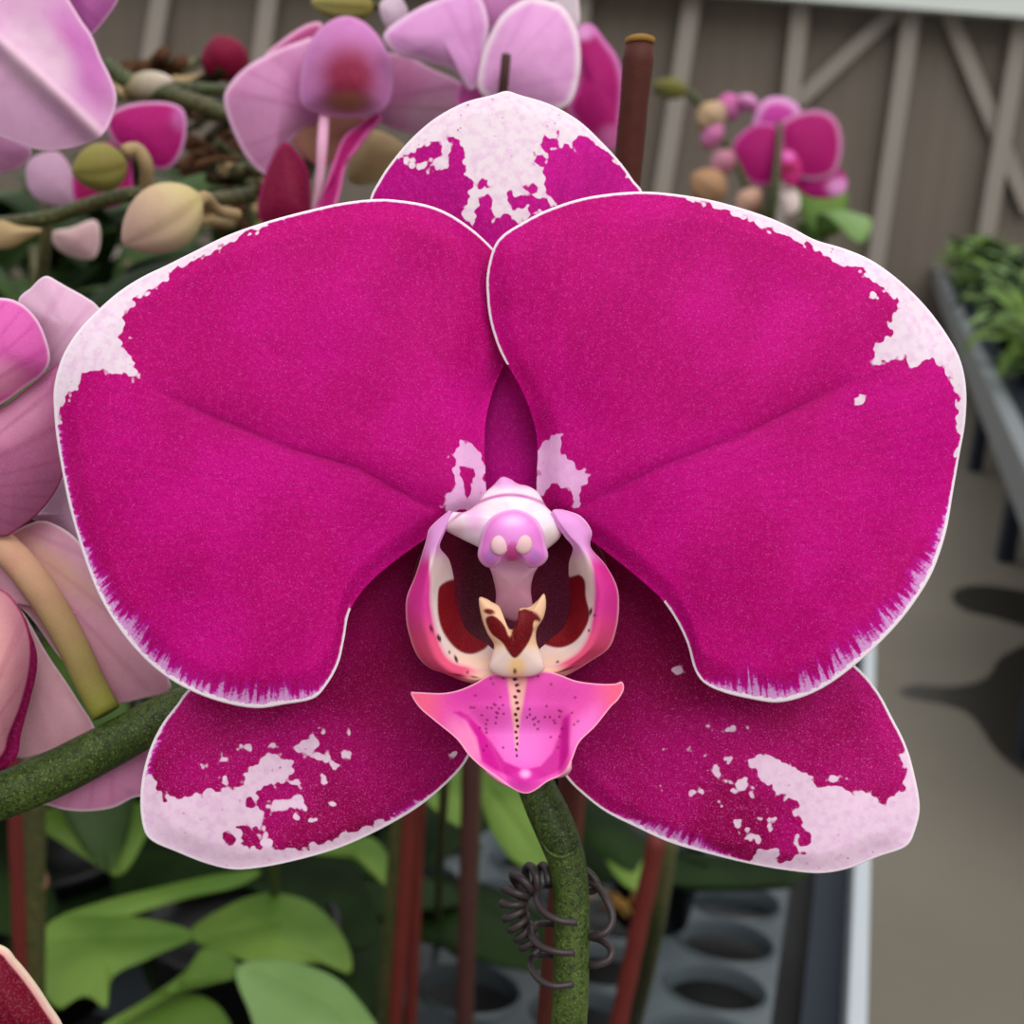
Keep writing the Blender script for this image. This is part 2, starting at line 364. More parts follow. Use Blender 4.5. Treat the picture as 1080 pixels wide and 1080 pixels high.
# trays
def tray_mesh(nc, nr, ps, pt, rs, rt, depth=.05):
    V = []; Fc = []; n = 32
    def add(L, base): 
        V.extend(L)
    for i in range(nc):
        for j in range(nr):
            cx, cy = (i+.5)*ps, (j+.5)*pt; b0 = len(V)
            angs = [2*math.pi*k/n for k in range(n)]
            for a in angs:   # square border
                c, s = math.cos(a), math.sin(a); m = max(abs(c), abs(s)); V.append((cx+c/m*ps/2, cy+s/m*pt/2, 0))
            for rr, zz in ((1.1, 0), (1.04, .003), (1, 0), (.97, -.005), (.955, -.009)):
                for a in angs: V.append((cx+math.cos(a)*rs*rr, cy+math.sin(a)*rt*rr, zz))
            for q in range(5):
                for k in range(n):
                    k2 = (k+1) % n; Fc.append((b0+q*n+k, b0+q*n+k2, b0+(q+1)*n+k2, b0+(q+1)*n+k))
    b0 = len(V); w, h = nc*ps, nr*pt; z = -depth-.006
    V += [(0, 0, 0), (w, 0, 0), (w, h, 0), (0, h, 0), (0, 0, z), (w, 0, z), (w, h, z), (0, h, z)]
    for a, b in ((0, 1), (1, 2), (2, 3), (3, 0)): Fc.append((b0+a, b0+4+a, b0+4+b, b0+b))
    return V, Fc
t = NT('tray_plastic'); n = t.noise(8, 3); sz = t.n('ShaderNodeSeparateXYZ'); t.t.links.new(t.co(), sz.inputs[0])
M['tray2'] = t.out(t.mix(t.mr(n, .3, .7), hx((86, 95, 99)), hx((62, 70, 75))), .4, .45, n, .05, .002)
h1 = hit(765, 995, z=TZ); h2 = hit(768, 1047, z=TZ); s1, t1 = bc(Vector((h1.x, h1.y, 0))); s2, t2 = bc(Vector((h2.x, h2.y, 0)))
h3 = hit(822, 995, z=TZ); h4 = hit(508, 1047, z=TZ); s4, t4 = bc(Vector((h4.x, h4.y, 0)))
PT = abs(t1-t2); PS = abs(s2-s4)/2
print('TRAY pitch', PT, PS, 's', s1, s2, 't', t1, t2, 'edge', es, 'hole r', (h3-h1).length)
first = None
NR, NCc = 5, 4
right = s1+PS/2
V_, F_ = tray_mesh(NCc, NR, PS, PT, PS*.42, PT*.43)
tray_labels = {(0, 0): 'grey plug tray with empty round cells nearest the white bench rail',
 (1, 0): 'grey plug tray under the green orchid leaves at lower left'}
for (i, j), lab in tray_labels.items():
    o_t = t2+PT*.5-PT*NR/2-PT*1.0
    base = onb(right-(i+1)*NCc*PS-i*.01, (t2-PT*1.5)+j*(NR*PT+.008), TZ)
    if first is None:
        first = link('plug_tray', V_, F_, M['tray2'], origin=(0, 0, 0), smoothf=False); o = first
    else:
        o = first.copy(); S.collection.objects.link(o)
    o.location = base; o.rotation_euler.z = math.atan2(BS.y, BS.x)
    tag(o, lab, 'tray', 'plug trays on the bench')

# ------------------------------------------------------------------ generic leaf in world space
def leaf_geo(base, az, L, Wd, el, droop, fold=.18, n=16, k=7):
    V = []; d = Vector((math.cos(az), math.sin(az), 0)); sd = Vector((-d.y, d.x, 0)); p = Vector(base); ang = el
    for i in range(n+1):
        s = i/n; wd = Wd*.5*(math.sin(math.pi*min(1, s*.93+.07))**.6)*(1 if s < .98 else .55)
        T = d*math.cos(ang)+Vector((0, 0, 1))*math.sin(ang); N = sd.cross(T) if False else T.cross(sd)*-1
        for j in range(k):
            q = (j/(k-1)-.5)*2; V.append(p+sd*q*wd-N*(-fold*abs(q)*wd))
        p = p+T*(L/n); ang -= droop/n
    Fc = [(i*k+j, i*k+j+1, (i+1)*k+j+1, (i+1)*k+j) for i in range(n) for j in range(k-1)]
    return [tuple(v) for v in V], Fc
def leaf(base, az, L, Wd, el, droop, mat, parent):
    V, Fc = leaf_geo(base, az, L, Wd, el, droop)
    return link('leaf', V, Fc, mat, parent, base, True, thick=.0015)
def pot(parent, c, r=.05, h=.09):
    V = []; n = 28; prof = [(0, 0), (.75, 0), (.98, 1), (1.06, 1), (1.06, 1.06), (.95, 1.06), (.93, .9), (0, .9)]
    for pr, pz in prof:
        for k_ in range(n): V.append((c[0]+math.cos(2*math.pi*k_/n)*r*pr, c[1]+math.sin(2*math.pi*k_/n)*r*pr, c[2]+h*pz))
    Fc = [(q*n+k_, q*n+(k_+1) % n, (q+1)*n+(k_+1) % n, (q+1)*n+k_) for q in range(len(prof)-1) for k_ in range(n)]
    return link('pot', V, Fc, M['pot'], parent, c)

# ------------------------------------------------------------------ HERO ORCHID
Z0 = .18; PX = .00012
base_st = P(599, 1085, .203)
hero = empty('moth_orchid', (base_st.x, base_st.y, TZ), 'large orchid spike in front with a magenta flower edged and tipped in white', 'orchid')
sp_px = [(-90, 872, .204, 25), (0, 840, .203, 25), (60, 815, .203, 25), (120, 784, .203, 24), (190, 748, .203, 22), (300, 712, .205, 20), (420, 700, .206, 20), (500, 715, .206, 20), (545, 765, .205, 20), (566, 830, .204, 20), (583, 868, .203, 22), (598, 908, .203, 20), (603, 960, .203, 19), (602, 1020, .203, 19), (599, 1090, .204, 19)]
pts = [P(x, y, d) for x, y, d, r in sp_px]; rad = [r*d/F for x, y, d, r in sp_px]
pts2 = pts+[pts[-1]+Vector((0, .0, -.05)), Vector((pts[-1].x, pts[-1].y, TZ+.02))]; rad2 = rad+[rad[-1], rad[-1]]
tube('flower_spike', pts2, rad2, M['stem'], hero, seg=28, n=150)
# node ring on the spike
ncv = cr([tuple(P(x, y, d)) for x, y, d in ((570, 886, .2006), (578, 898, .2001), (591, 904, .1999), (604, 899, .2002), (611, 888, .2008))], 20)
nd = tube('node_scar', [tuple(v) for v in ncv], [.0001+.00014*math.sin(math.pi*i/19) for i in range(20)], M['stem'], bpy.data.objects['flower_spike'])

def hcommon(x, y): return 4.5*np.sin(x*.021+.7)*np.cos(y*.018)+2.2*np.sin(x*.045+y*.031)
# --- flower = short pedicel and receptacle; its petals, sepals, lip and column are its pieces
fl = tube('flower', [P(540, 545, .188), P(540, 600, .1915), P(540, 680, .198), P(530, 725, .2035)], [.0022, .0026, .0022, .0022], M['stem'], hero, n=30)
fl['label'] = 'magenta flower with white margins facing the camera'
PL = [(521, 263), (500, 243), (475, 226), (450, 216), (420, 211), (395, 210), (360, 214), (320, 223), (280, 234), (240, 248), (205, 265), (175, 280), (150, 292), (125, 308), (100, 330), (80, 352), (65, 378), (57, 408), (57, 435), (60, 465), (66, 500), (72, 530), (80, 560), (90, 592), (103, 625), (120, 655), (143, 685), (170, 710), (200, 728), (235, 741), (270, 747), (300, 743), (330, 737), (345, 722), (357, 700), (363, 675), (369, 645), (385, 620), (410, 597), (440, 575), (465, 558), (490, 545), (511, 530), (512, 500), (511, 470), (513, 440), (521, 410), (532, 384), (541, 360), (546, 330), (544, 300), (534, 278)]
PR = [(520, 262), (530, 248), (550, 235), (575, 222), (610, 210), (645, 204), (680, 202), (715, 205), (750, 211), (780, 219), (810, 229), (835, 240), (860, 253), (890, 262), (920, 275), (950, 297), (978, 325), (1000, 355), (1013, 380), (1019, 410), (1018, 445), (1012, 480), (1005, 520), (998, 560), (985, 600), (968, 630), (945, 660), (915, 690), (880, 718), (850, 734), (820, 741), (790, 737), (762, 730), (742, 720), (732, 705), (725, 680), (715, 658), (700, 635), (685, 620), (665, 603), (645, 587), (625, 572), (600, 556), (580, 545), (567, 530), (566, 500), (567, 480), (565, 455), (556, 425), (544, 400), (533, 382), (524, 363), (516, 335), (513, 305), (514, 285)]
creL = [(140, 402), (232, 442), (310, 474), (377, 493), (440, 528), (505, 560)]
creR = [(915, 395), (850, 425), (780, 460), (700, 490), (630, 525), (575, 555)]
whiteL = [(305, 200), (300, 226), (240, 257), (180, 287), (168, 303), (148, 314), (133, 323), (133, 340), (126, 356), (134, 372), (143, 388), (153, 404), (129, 396), (112, 390), (100, 388), (86, 398), (76, 410), (70, 424), (64, 437), (58, 450), (30, 450), (30, 300), (120, 230)]
whiteR = [(700, 180), (720, 207), (780, 228), (820, 246), (850, 257), (875, 272), (900, 284), (920, 293), (932, 305), (945, 315), (948, 326), (940, 338), (941, 352), (925, 361), (920, 377), (917, 390), (932, 381), (942, 378), (955, 378), (962, 388), (972, 380), (992, 385), (1001, 398), (1009, 418), (1010, 450), (1008, 480), (1040, 480), (1040, 300), (900, 200)]
baseL = [(486, 462), (497, 469), (511, 474), (513, 540), (500, 541), (470, 541), (464, 531), (474, 521), (483, 510), (480, 499), (475, 483)]
baseR = [(566, 470), (578, 468), (587, 455), (594, 478), (607, 488), (618, 502), (611, 517), (606, 540), (566, 545)]
def mx(*a):
    r = a[0]
    for b in a[1:]: r = np.maximum(r, b)
    return r
def ang(x, y, cx, cy): return np.arctan2(y-cy, x-cx)
def attrsL(x, y, E, T):
    W = mx(sdf(x, y, whiteL), ell(x, y, 140, 357, 5, 3)-3, ell(x, y, 100, 400, 3, 3)-3)
    Wb = np.minimum(sdf(x, y, baseL), -ell(x, y, 492, 504, 7, 13)); Wb = np.minimum(Wb, -ell(x, y, 492, 542, 12, 4))
    W = np.maximum(W, Wb); d, al = dline(x, y, creL); Bb = smooth(400, 430, x)
    # margin fringe: narrow at top, wide along the lower edge, none where petals meet
    G = 3+17*smooth(540, 680, y)*smooth(355, 300, x)+3*smooth(200, 100, x); G = np.where((x > 440) & (y > 255), 0.5, G)
    G = np.where((x > 505) & (y > 250) & (y < 545), 0., G)
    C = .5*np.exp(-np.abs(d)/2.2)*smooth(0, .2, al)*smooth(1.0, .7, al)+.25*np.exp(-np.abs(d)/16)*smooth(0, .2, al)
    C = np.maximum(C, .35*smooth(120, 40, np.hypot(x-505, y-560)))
    E2 = np.where((x > 370) & (y > 380), E+7, E)   # the inner margin towards the column carries no white rim
    return dict(W=W, E=E2, G=G, V=ang(x, y, 530, 545), C=C, B=Bb)
def attrsR(x, y, E, T):
    W = mx(sdf(x, y, whiteR), ell(x, y, 905, 425, 12, 6, -35)-2.5, ell(x, y, 918, 310, 9, 4, 30)-3)
    Wb = np.minimum(sdf(x, y, baseR), -ell(x, y, 587, 528, 19, 15)); W = np.maximum(W, Wb); d, al = dline(x, y, creR); Bb = smooth(680, 650, x)
    G = 3+19*smooth(500, 640, y)*smooth(735, 790, x); G = np.where((x < 590) & (y > 380), .3, G)
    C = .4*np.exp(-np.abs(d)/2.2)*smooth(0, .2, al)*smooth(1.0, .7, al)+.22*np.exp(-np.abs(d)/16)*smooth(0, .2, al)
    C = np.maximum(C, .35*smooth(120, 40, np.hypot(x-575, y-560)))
    E2 = np.where((x < 700) & (y > 385), E+7, E)
    return dict(W=W, E=E2, G=G, V=ang(x, y, 550, 545), C=C, B=Bb)
def dL(x, y, E, T):
    d, al = dline(x, y, creL); h = 22*(1-T**2.4)-6-4.5*np.exp(-np.abs(d)/16)*smooth(0, .15, al)
    h += hcommon(x, y)*smooth(.2, .8, T)*1.2 - 14*smooth(480, 530, x)*smooth(460, 400, y) - 9*smooth(470, 515, x)
    h -= 8*smooth(.88, 1, T)
    return Z0-h*PX
def dR(x, y, E, T):
    d, al = dline(x, y, creR); h = 24*(1-T**2.4)-4-4.5*np.exp(-np.abs(d)/16)*smooth(0, .15, al)
    h += hcommon(x+300, y)*smooth(.2, .8, T)*1.2 + 3*smooth(560, 525, x) - 10*smooth(600, 565, x)*smooth(420, 470, y)
    h -= 7*smooth(.88, 1, T)
    return Z0-h*PX
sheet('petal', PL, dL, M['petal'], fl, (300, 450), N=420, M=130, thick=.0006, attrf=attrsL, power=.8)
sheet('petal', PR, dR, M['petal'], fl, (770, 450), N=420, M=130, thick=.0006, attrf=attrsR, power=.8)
DS = [(390, 214), (400, 190), (415, 168), (435, 145), (460, 124), (490, 108), (520, 100), (534, 96), (548, 100), (580, 110), (610, 127), (635, 150), (655, 172), (668, 190), (678, 206), (670, 240), (640, 300), (600, 370), (578, 450), (576, 530), (500, 530), (500, 450), (476, 370), (436, 300), (400, 250)]
wD = [(380, 90), (380, 178), (405, 176), (423, 165), (436, 175), (452, 181), (468, 174), (474, 158), (478, 150), (491, 152), (488, 169), (490, 184), (496, 190), (495, 208), (488, 218), (498, 238), (502, 224), (502, 208), (511, 203), (519, 221), (520, 236), (535, 224), (547, 235), (563, 227), (584, 214), (572, 196), (573, 178), (581, 160), (596, 154), (604, 157), (610, 142), (640, 160), (668, 192), (690, 190), (690, 90)]
def attD(x, y, E, T):
    W = sdf(x, y, wD)
    for e in ((452, 161, 16, 7, -15), (509, 193, 5, 5, 0), (561, 199, 7, 4, 15), (553, 211, 9, 6, -10), (569, 218, 10, 5, -5), (569, 169, 6, 6, 0), (579, 150, 8, 7, -40), (540, 214, 2.5, 6, -20)):
        W = np.minimum(W, -ell(x, y, *e)-1)
    lower = smooth(470, 500, y)
    W = np.where(y > 300, np.minimum(W, -20), W)
    return dict(W=W*1.0, E=np.where(y > 250, E+10, E), G=np.where(y > 250, 0, 2.), V=ang(x, y, 537, 560), C=.35*smooth(370, 420, y)*np.exp(-(np.abs(x-540)-30)**2/200))
def dD(x, y, E, T):
    return .1895-(14*(1-T**2)+4*np.cos((x-535)/40.)-smooth(300, 500, y)*-10-5*smooth(.85, 1, T))*PX
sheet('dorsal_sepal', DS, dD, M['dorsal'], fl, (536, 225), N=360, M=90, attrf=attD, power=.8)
SL = [(495, 797), (485, 812), (465, 832), (440, 852), (410, 870), (380, 885), (350, 897), (310, 908), (275, 915), (245, 917), (215, 910), (185, 898), (162, 888), (152, 876), (148, 850), (150, 820), (158, 790), (170, 765), (185, 745), (205, 722), (260, 690), (320, 640), (370, 590), (430, 540), (500, 522), (535, 560), (530, 640), (518, 720), (506, 775)]
SR = [(596, 818), (615, 838), (640, 857), (670, 872), (705, 888), (745, 900), (790, 911), (830, 918), (865, 921), (895, 916), (925, 904), (955, 893), (965, 876), (970, 850), (964, 815), (955, 785), (940, 755), (925, 728), (902, 702), (860, 670), (800, 620), (730, 570), (650, 530), (570, 522), (540, 560), (545, 640), (562, 720), (580, 785)]
wSL = [(130, 930), (130, 815), (158, 818), (176, 843), (200, 842), (219, 833), (245, 831), (260, 818), (276, 800), (293, 796), (311, 802), (306, 818), (289, 829), (273, 831), (270, 842), (276, 855), (280, 874), (289, 893), (315, 898), (337, 891), (360, 883), (389, 868), (419, 861), (380, 905), (240, 940)]
wSR = [(789, 802), (801, 792), (820, 802), (840, 809), (867, 829), (890, 829), (914, 835), (929, 848), (949, 833), (953, 813), (953, 790), (990, 800), (990, 910), (860, 950), (790, 915), (793, 903), (828, 891), (846, 880), (846, 866), (832, 856), (822, 840), (813, 829), (797, 820)]
def attSL(x, y, E, T):
    W = sdf(x, y, wSL)
    for e in ((325, 787, 18, 7, -10), (335, 795, 14, 6, 10), (300, 848, 20, 7, -10), (318, 845, 8, 7, 0), (343, 824, 7, 6, 20), (332, 865, 5, 3, 0), (342, 862, 3, 3, 0), (341, 771, 4, 4, 0), (260, 789, 5, 3, 0), (237, 803, 3, 5, 0), (363, 796, 5, 4, 0), (226, 822, 9, 5, 0), (237, 823, 4, 4, 0), (369, 770, 3, 4, 0), (330, 776, 4, 6, -20), (286, 786, 5, 4, 0), (352, 806, 4, 3, 30), (312, 862, 4, 5, 0), (215, 808, 4, 3, 0), (278, 870, 3, 5, 0), (350, 846, 3, 2.5, 0), (296, 776, 3, 3, 0), (315, 826, 5, 3, 20), (478, 795, 5, 4, -30)):
        W = np.maximum(W, ell(x, y, *e)-1)
    for e in ((265, 882, 12, 10, 10), (243, 885, 5, 3, 0), (291, 811, 6, 3, -20), (264, 846, 4, 4, 0)):
        W = np.minimum(W, -ell(x, y, *e)-1)
    G = 2.5+5*smooth(360, 440, x)*smooth(830, 850, y)+5*smooth(190, 160, x)
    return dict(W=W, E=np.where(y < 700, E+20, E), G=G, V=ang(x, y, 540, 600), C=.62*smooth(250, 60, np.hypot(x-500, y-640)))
def attSR(x, y, E, T):
    W = sdf(x, y, wSR)
    for e in ((756, 817, 11, 6, 40), (780, 833, 5, 13, 25), (725, 792, 4, 7, 20), (776, 769, 9, 3, 0), (755, 766, 4, 2, 0), (793, 882, 10, 5, 0), (717, 706, 5, 3, 20), (879, 821, 11, 5, -10), (857, 802, 5, 4, 0), (727, 835, 4, 3, 0), (697, 829, 3, 3, 0), (792, 840, 4, 6, 0), (808, 853, 6, 4, 0), (740, 834, 3, 3, 0), (770, 800, 4, 3, 0), (762, 850, 4, 3, 30), (812, 870, 4, 6, 0), (778, 868, 3, 3, 0), (745, 800, 3, 3, 0), (826, 886, 5, 3, 0), (700, 790, 3, 2.5, 0), (800, 862, 5, 3, 30)):
        W = np.maximum(W, ell(x, y, *e)-1)
    for e in ((837, 848, 7, 4, 0), (848, 884, 8, 7, 0), (832, 897, 7, 4, 0), (819, 846, 9, 8, 0), (824, 908, 4, 3, 0), (800, 829, 5, 5, 0), (934, 838, 5, 7, 40)):
        W = np.minimum(W, -ell(x, y, *e)-1)
    G = 2.+10*smooth(860, 880, y)*smooth(800, 720, x)+5*smooth(620, 680, x)*smooth(760, 700, x)*smooth(840, 860, y)
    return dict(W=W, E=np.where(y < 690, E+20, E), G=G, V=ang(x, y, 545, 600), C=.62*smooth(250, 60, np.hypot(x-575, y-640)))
def dS(x, y, E, T):
    return .1915-(12*(1-T**2.2)+hcommon(x, y*1.1)*1.0-7*smooth(.85, 1, T)+18*smooth(250, 60, np.abs(x-540))*smooth(780, 640, y)*0)*PX
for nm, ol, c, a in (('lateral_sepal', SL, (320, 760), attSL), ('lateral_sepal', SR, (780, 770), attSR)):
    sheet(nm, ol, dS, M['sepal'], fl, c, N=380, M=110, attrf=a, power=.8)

def paint(x, y, base, layers, j=0):
    c = np.tile(np.array(hx(base)), (len(x), 1))
    for d, col, sf in layers:
        m = smooth(-sf, sf, d)[:, None]; c = c*(1-m)+np.array(hx(col))[None]*m
    return c
# throat: dark cup of the lip
TH = [(446, 582), (462, 566), (480, 556), (510, 560), (545, 566), (575, 560), (605, 556), (625, 570), (640, 600), (642, 640), (632, 680), (600, 706), (545, 712), (490, 708), (450, 690), (436, 650), (436, 610)]
def cTH(x, y, E, T):
    return paint(x, y, (92, 0, 40), [(12-np.abs(x-470)*1.0, (120, 0, 58), 14), (18-np.abs(x-622), (118, 0, 56), 14), (ell(x, y, 505, 625, 20, 50), (70, 0, 26), 10), (ell(x, y, 583, 640, 18, 40), (84, 0, 40), 10)])
thr = sheet('lip_throat', TH, lambda x, y, E, T: .1885+.0025*(1-T**2)-.0022*smooth(.6, 1, T), M['lip'], fl, (543, 640), N=120, M=30, colf=cTH, label='dark maroon hollow of the lip')
# side lobes
oL = [(474, 538, 52), (454, 556, 46), (449, 571, 40), (439, 604, 28), (429, 629, 22), (428, 650, 20), (431, 668, 18), (439, 690, 16), (452, 704, 16), (470, 711, 18), (487, 718, 22), (503, 721, 26), (520, 717, 30)]
mL = [(475, 539, 54), (462, 556, 52), (455, 573, 50), (447, 604, 48), (440, 629, 45), (438, 650, 43), (442, 670, 40), (451, 694, 38), (464, 707, 36), (479, 713, 34), (493, 718, 34), (507, 718, 34), (523, 713, 34)]
rL = [(476, 540, 55), (467, 560, 55), (460, 576, 55), (453, 604, 55), (450, 629, 54), (450, 650, 52), (454, 671, 50), (463, 694, 48), (475, 706, 45), (488, 711, 40), (500, 714, 38), (512, 713, 36), (526, 709, 35)]
wL = [(477, 541, 54), (468, 561, 54), (462, 577, 52), (463, 600, 42), (463, 622, 36), (466, 645, 34), (472, 664, 32), (480, 682, 30), (490, 692, 30), (500, 696, 30), (510, 698, 30), (520, 699, 30), (531, 700, 30)]
iL = [(478, 542, 52), (469, 562, 52), (464, 577, 50), (474, 591, 22), (480, 616, 8), (483, 640, 4), (491, 662, 6), (501, 672, 10), (511, 677, 14), (518, 683, 18), (524, 688, 20), (530, 691, 22), (536, 693, 24)]
redL = [(462, 624), (466, 616), (478, 611), (496, 612), (506, 640), (520, 660), (524, 672), (516, 679), (512, 684), (497, 690), (482, 685), (468, 668), (462, 648)]
dotsL = ((455, 663, 1.5, 4, -20), (463, 673, 2, 4, -25), (474, 688, 1.2, 1.5, 0), (481, 695, 1.6, 4, -20), (484, 712, 6, .8, 10), (500, 714, 4, .8, 10), (493, 709, 1, 2, 0))
def cSL(x, y, U, W):
    ly = [((.5-W)*40, (226, 60, 150), 5)]
    ly = [((.47-W)*30, (226, 56, 150), 2.0)]
    c = paint(x, y, (240, 218, 214), [(y-690, (246, 206, 180), 14)])
    pk = paint(x, y, (222, 52, 152), [(y-660, (238, 84, 128), 26), (585-y, (232, 150, 218), 16)])
    rimc = paint(x, y, (255, 190, 200), [(590-y, (248, 215, 245), 14)])
    m = smooth(.52, .44, W)[:, None]*smooth(.93, .82, U)[:, None]; c = c*(1-m)+pk*m
    m = (smooth(.07, .0, W)*.7)[:, None]; c = c*(1-m)+rimc*m
    m = np.exp(-((W-.48)/.025)**2)[:, None]*.6; c = c*(1-m)+np.array(hx((246, 180, 205)))*m
    m = smooth(596, 574, y)[:, None]*smooth(.1, .3, W)[:, None]; c = c*(1-m)+np.array(hx((234, 160, 226)))*m
    for poly in (cr(redL, 50, True), cr(redR, 50, True)):
        m = smooth(-1.2, 1.2, sdf(x, y, poly))[:, None]*smooth(.5, .56, W)[:, None]; c = c*(1-m)+np.array(hx((124, 0, 16)))*m
    for e in dotsL+dotsR:
        m = smooth(-.8, .8, ell(x, y, *e))[:, None]; c = c*(1-m)+np.array(hx((60, 10, 30)))*m
    return c
oR = [(592, 537, 52), (612, 544, 48), (624, 560, 44), (623, 577, 40), (639, 596, 28), (651, 619, 22), (653, 641, 20), (650, 664, 18), (642, 684, 16), (622, 698, 16), (606, 708, 20), (589, 715, 26), (570, 712, 30)]
mR = [(587, 537, 56), (602, 549, 58), (613, 562, 56), (619, 578, 54), (633, 599, 50), (641, 622, 47), (641, 644, 44), (638, 665, 41), (630, 682, 38), (614, 695, 35), (599, 706, 35), (584, 711, 35), (567, 709, 35)]
rR = [(583, 538, 57), (592, 552, 61), (603, 566, 60), (614, 579, 58), (625, 602, 56), (631, 625, 54), (630, 648, 52), (626, 669, 50), (617, 687, 48), (603, 699, 44), (590, 706, 40), (578, 708, 37), (564, 706, 35)]
wR = [(582, 540, 56), (590, 553, 58), (600, 567, 57), (609, 579, 54), (613, 602, 42), (618, 625, 36), (617, 646, 34), (610, 664, 32), (601, 680, 30), (590, 690, 30), (580, 696, 30), (570, 699, 30), (560, 700, 30)]
iR = [(581, 542, 54), (587, 554, 55), (596, 567, 54), (604, 578, 50), (600, 594, 22), (600, 610, 8), (602, 628, 4), (600, 648, 4), (592, 664, 8), (581, 673, 12), (573, 681, 16), (564, 688, 20), (554, 692, 24)]
redR = [(590, 612), (604, 608), (611, 606), (617, 613), (618, 630), (622, 649), (616, 665), (606, 677), (592, 683), (578, 681), (566, 674), (566, 660), (585, 640)]
dotsR = ((623, 645, 1.4, 4, 10), (627, 649, 1.2, 1.4, 0), (621, 665, 1.2, 1.6, 0), (588, 698, 1.2, 1.5, 0), (598, 706, 9, .8, -20))
loft('side_lobe', [oL, mL, rL, wL, iL], M['lip'], fl, 130, 60, colf=cSL)
loft('side_lobe', [oR, mR, rR, wR, iR], M['lip'], fl, 130, 60, colf=cSL)
# column and anther cap
CO = [(529, 503), (538, 505), (546, 510), (558, 513), (568, 520), (576, 534), (588, 547), (592, 564), (580, 577), (560, 590), (545, 592), (525, 590), (506, 578), (486, 568), (466, 556), (472, 541), (490, 540), (502, 532), (511, 520), (520, 512)]
def cCO(x, y, E, T):
    return paint(x, y, (250, 236, 246), [(514-y, (240, 170, 228), 5), (1.6-np.abs(y-522-.012*(x-538)**2*.6), (205, 100, 180), 1.6), (ell(x, y, 500, 548, 10, 14), (246, 190, 232), 8), (ell(x, y, 480, 556, 12, 8), (236, 196, 210), 6), (ell(x, y, 583, 565, 10, 10), (236, 214, 214), 6)])
sheet('column', CO, lambda x, y, E, T: Z0-(26+18*smooth(510, 530, y))*PX, M['lip'], fl, (540, 550), N=120, M=30, puff=26*PX, colf=cCO, label='white column hood at the flower centre')
FT = [(514, 590), (530, 586), (555, 586), (570, 592), (563, 606), (560, 622), (561, 645), (545, 656), (524, 645), (523, 625), (519, 606)]
sheet('column_foot', FT, lambda x, y, E, T: Z0-(36-.5*(y-590))*PX, M['lip'], fl, (542, 620), N=60, M=14, puff=16*PX, colf=lambda x, y, E, T: paint(x, y, (236, 190, 208), [(y-612, (224, 160, 186), 12), (606-y, (244, 180, 216), 8)]))
AC = [(544, 536), (556, 540), (566, 548), (573, 561), (576, 575), (578, 588), (570, 597), (558, 599), (552, 593), (540, 592), (528, 593), (522, 599), (511, 597), (504, 587), (506, 572), (510, 557), (518, 545), (531, 538)]
def cAC(x, y, E, T):
    return paint(x, y, (232, 130, 214), [(ell(x, y, 541, 556, 20, 14), (238, 150, 226), 10), (ell(x, y, 541, 549, 10, 5), (250, 200, 244), 5), (3-E, (246, 178, 236), 1.5), (ell(x, y, 540, 584, 8, 10), (224, 80, 160), 4), (ell(x, y, 517, 586, 5, 7), (206, 130, 214), 3), (ell(x, y, 565, 586, 5, 7), (206, 130, 214), 3)])
ac = sheet('anther_cap', AC, lambda x, y, E, T: Z0-(62+6*smooth(536, 560, y))*PX, M['lip'], fl, (541, 568), N=90, M=28, puff=26*PX, colf=cAC, label='pink anther cap with two pale bumps')
def ball(name, cx, cy, h, rx, ry, rz, col, parent, mat='lip'):
    n, m = 18, 12; V = []; c = P(cx, cy, Z0-h*PX)
    for i in range(m+1):
        for j in range(n):
            th, ph = math.pi*i/m, 2*math.pi*j/n
            V.append(c+RT*(rx*PX*math.sin(th)*math.cos(ph))+UP*(ry*PX*math.cos(th))-FW*(rz*PX*math.sin(th)*math.sin(ph)))
    Fc = [(i*n+j, (i+1)*n+j, (i+1)*n+(j+1) % n, i*n+(j+1) % n) for i in range(m) for j in range(n)]
    return link(name, [tuple(v) for v in V], Fc, M[mat], parent, None, True, np.tile(hx(col), (len(V), 1)))
ball('pollen_bump', 527, 575, 90, 9, 10, 5, (240, 196, 204), fl); ball('pollen_bump', 552, 574, 90, 9, 10, 5, (240, 196, 200), fl)
# callus
CA = [(505, 631), (512, 631), (519, 635), (527, 640), (531, 652), (537, 663), (542, 662), (546, 652), (548, 642), (558, 640), (567, 633), (574, 626), (576, 638), (573, 652), (566, 664), (566, 678), (572, 692), (574, 706), (562, 713), (545, 714), (528, 713), (516, 706), (518, 692), (521, 680), (514, 668), (508, 652)]
redC = [(512, 653), (519, 649), (527, 654), (533, 662), (537, 672), (540, 664), (537, 650), (541, 641), (549, 644), (553, 642), (566, 647), (571, 656), (563, 655), (562, 666), (556, 680), (544, 694), (536, 688), (530, 678), (518, 668)]
def cCA(x, y, E, T):
    return paint(x, y, (246, 200, 160), [(y-684, (242, 214, 206), 8), (ell(x, y, 545, 704, 9, 12), (250, 205, 150), 5), (sdf(x, y, cr(redC, 70, True)), (112, 0, 12), 1), (ell(x, y, 516, 645, 6, 3, 10), (120, 10, 20), 1), (ell(x, y, 560, 635, 7, 2.5, -25), (120, 10, 20), 1), (ell(x, y, 543, 708, 1.5, 3), (90, 20, 20), 1)])
sheet('callus', CA, lambda x, y, E, T: Z0-(58-8*smooth(640, 700, y))*PX, M['lip'], fl, (543, 682), N=150, M=30, puff=13*PX, colf=cCA, label='cream callus with a dark red heart mark')
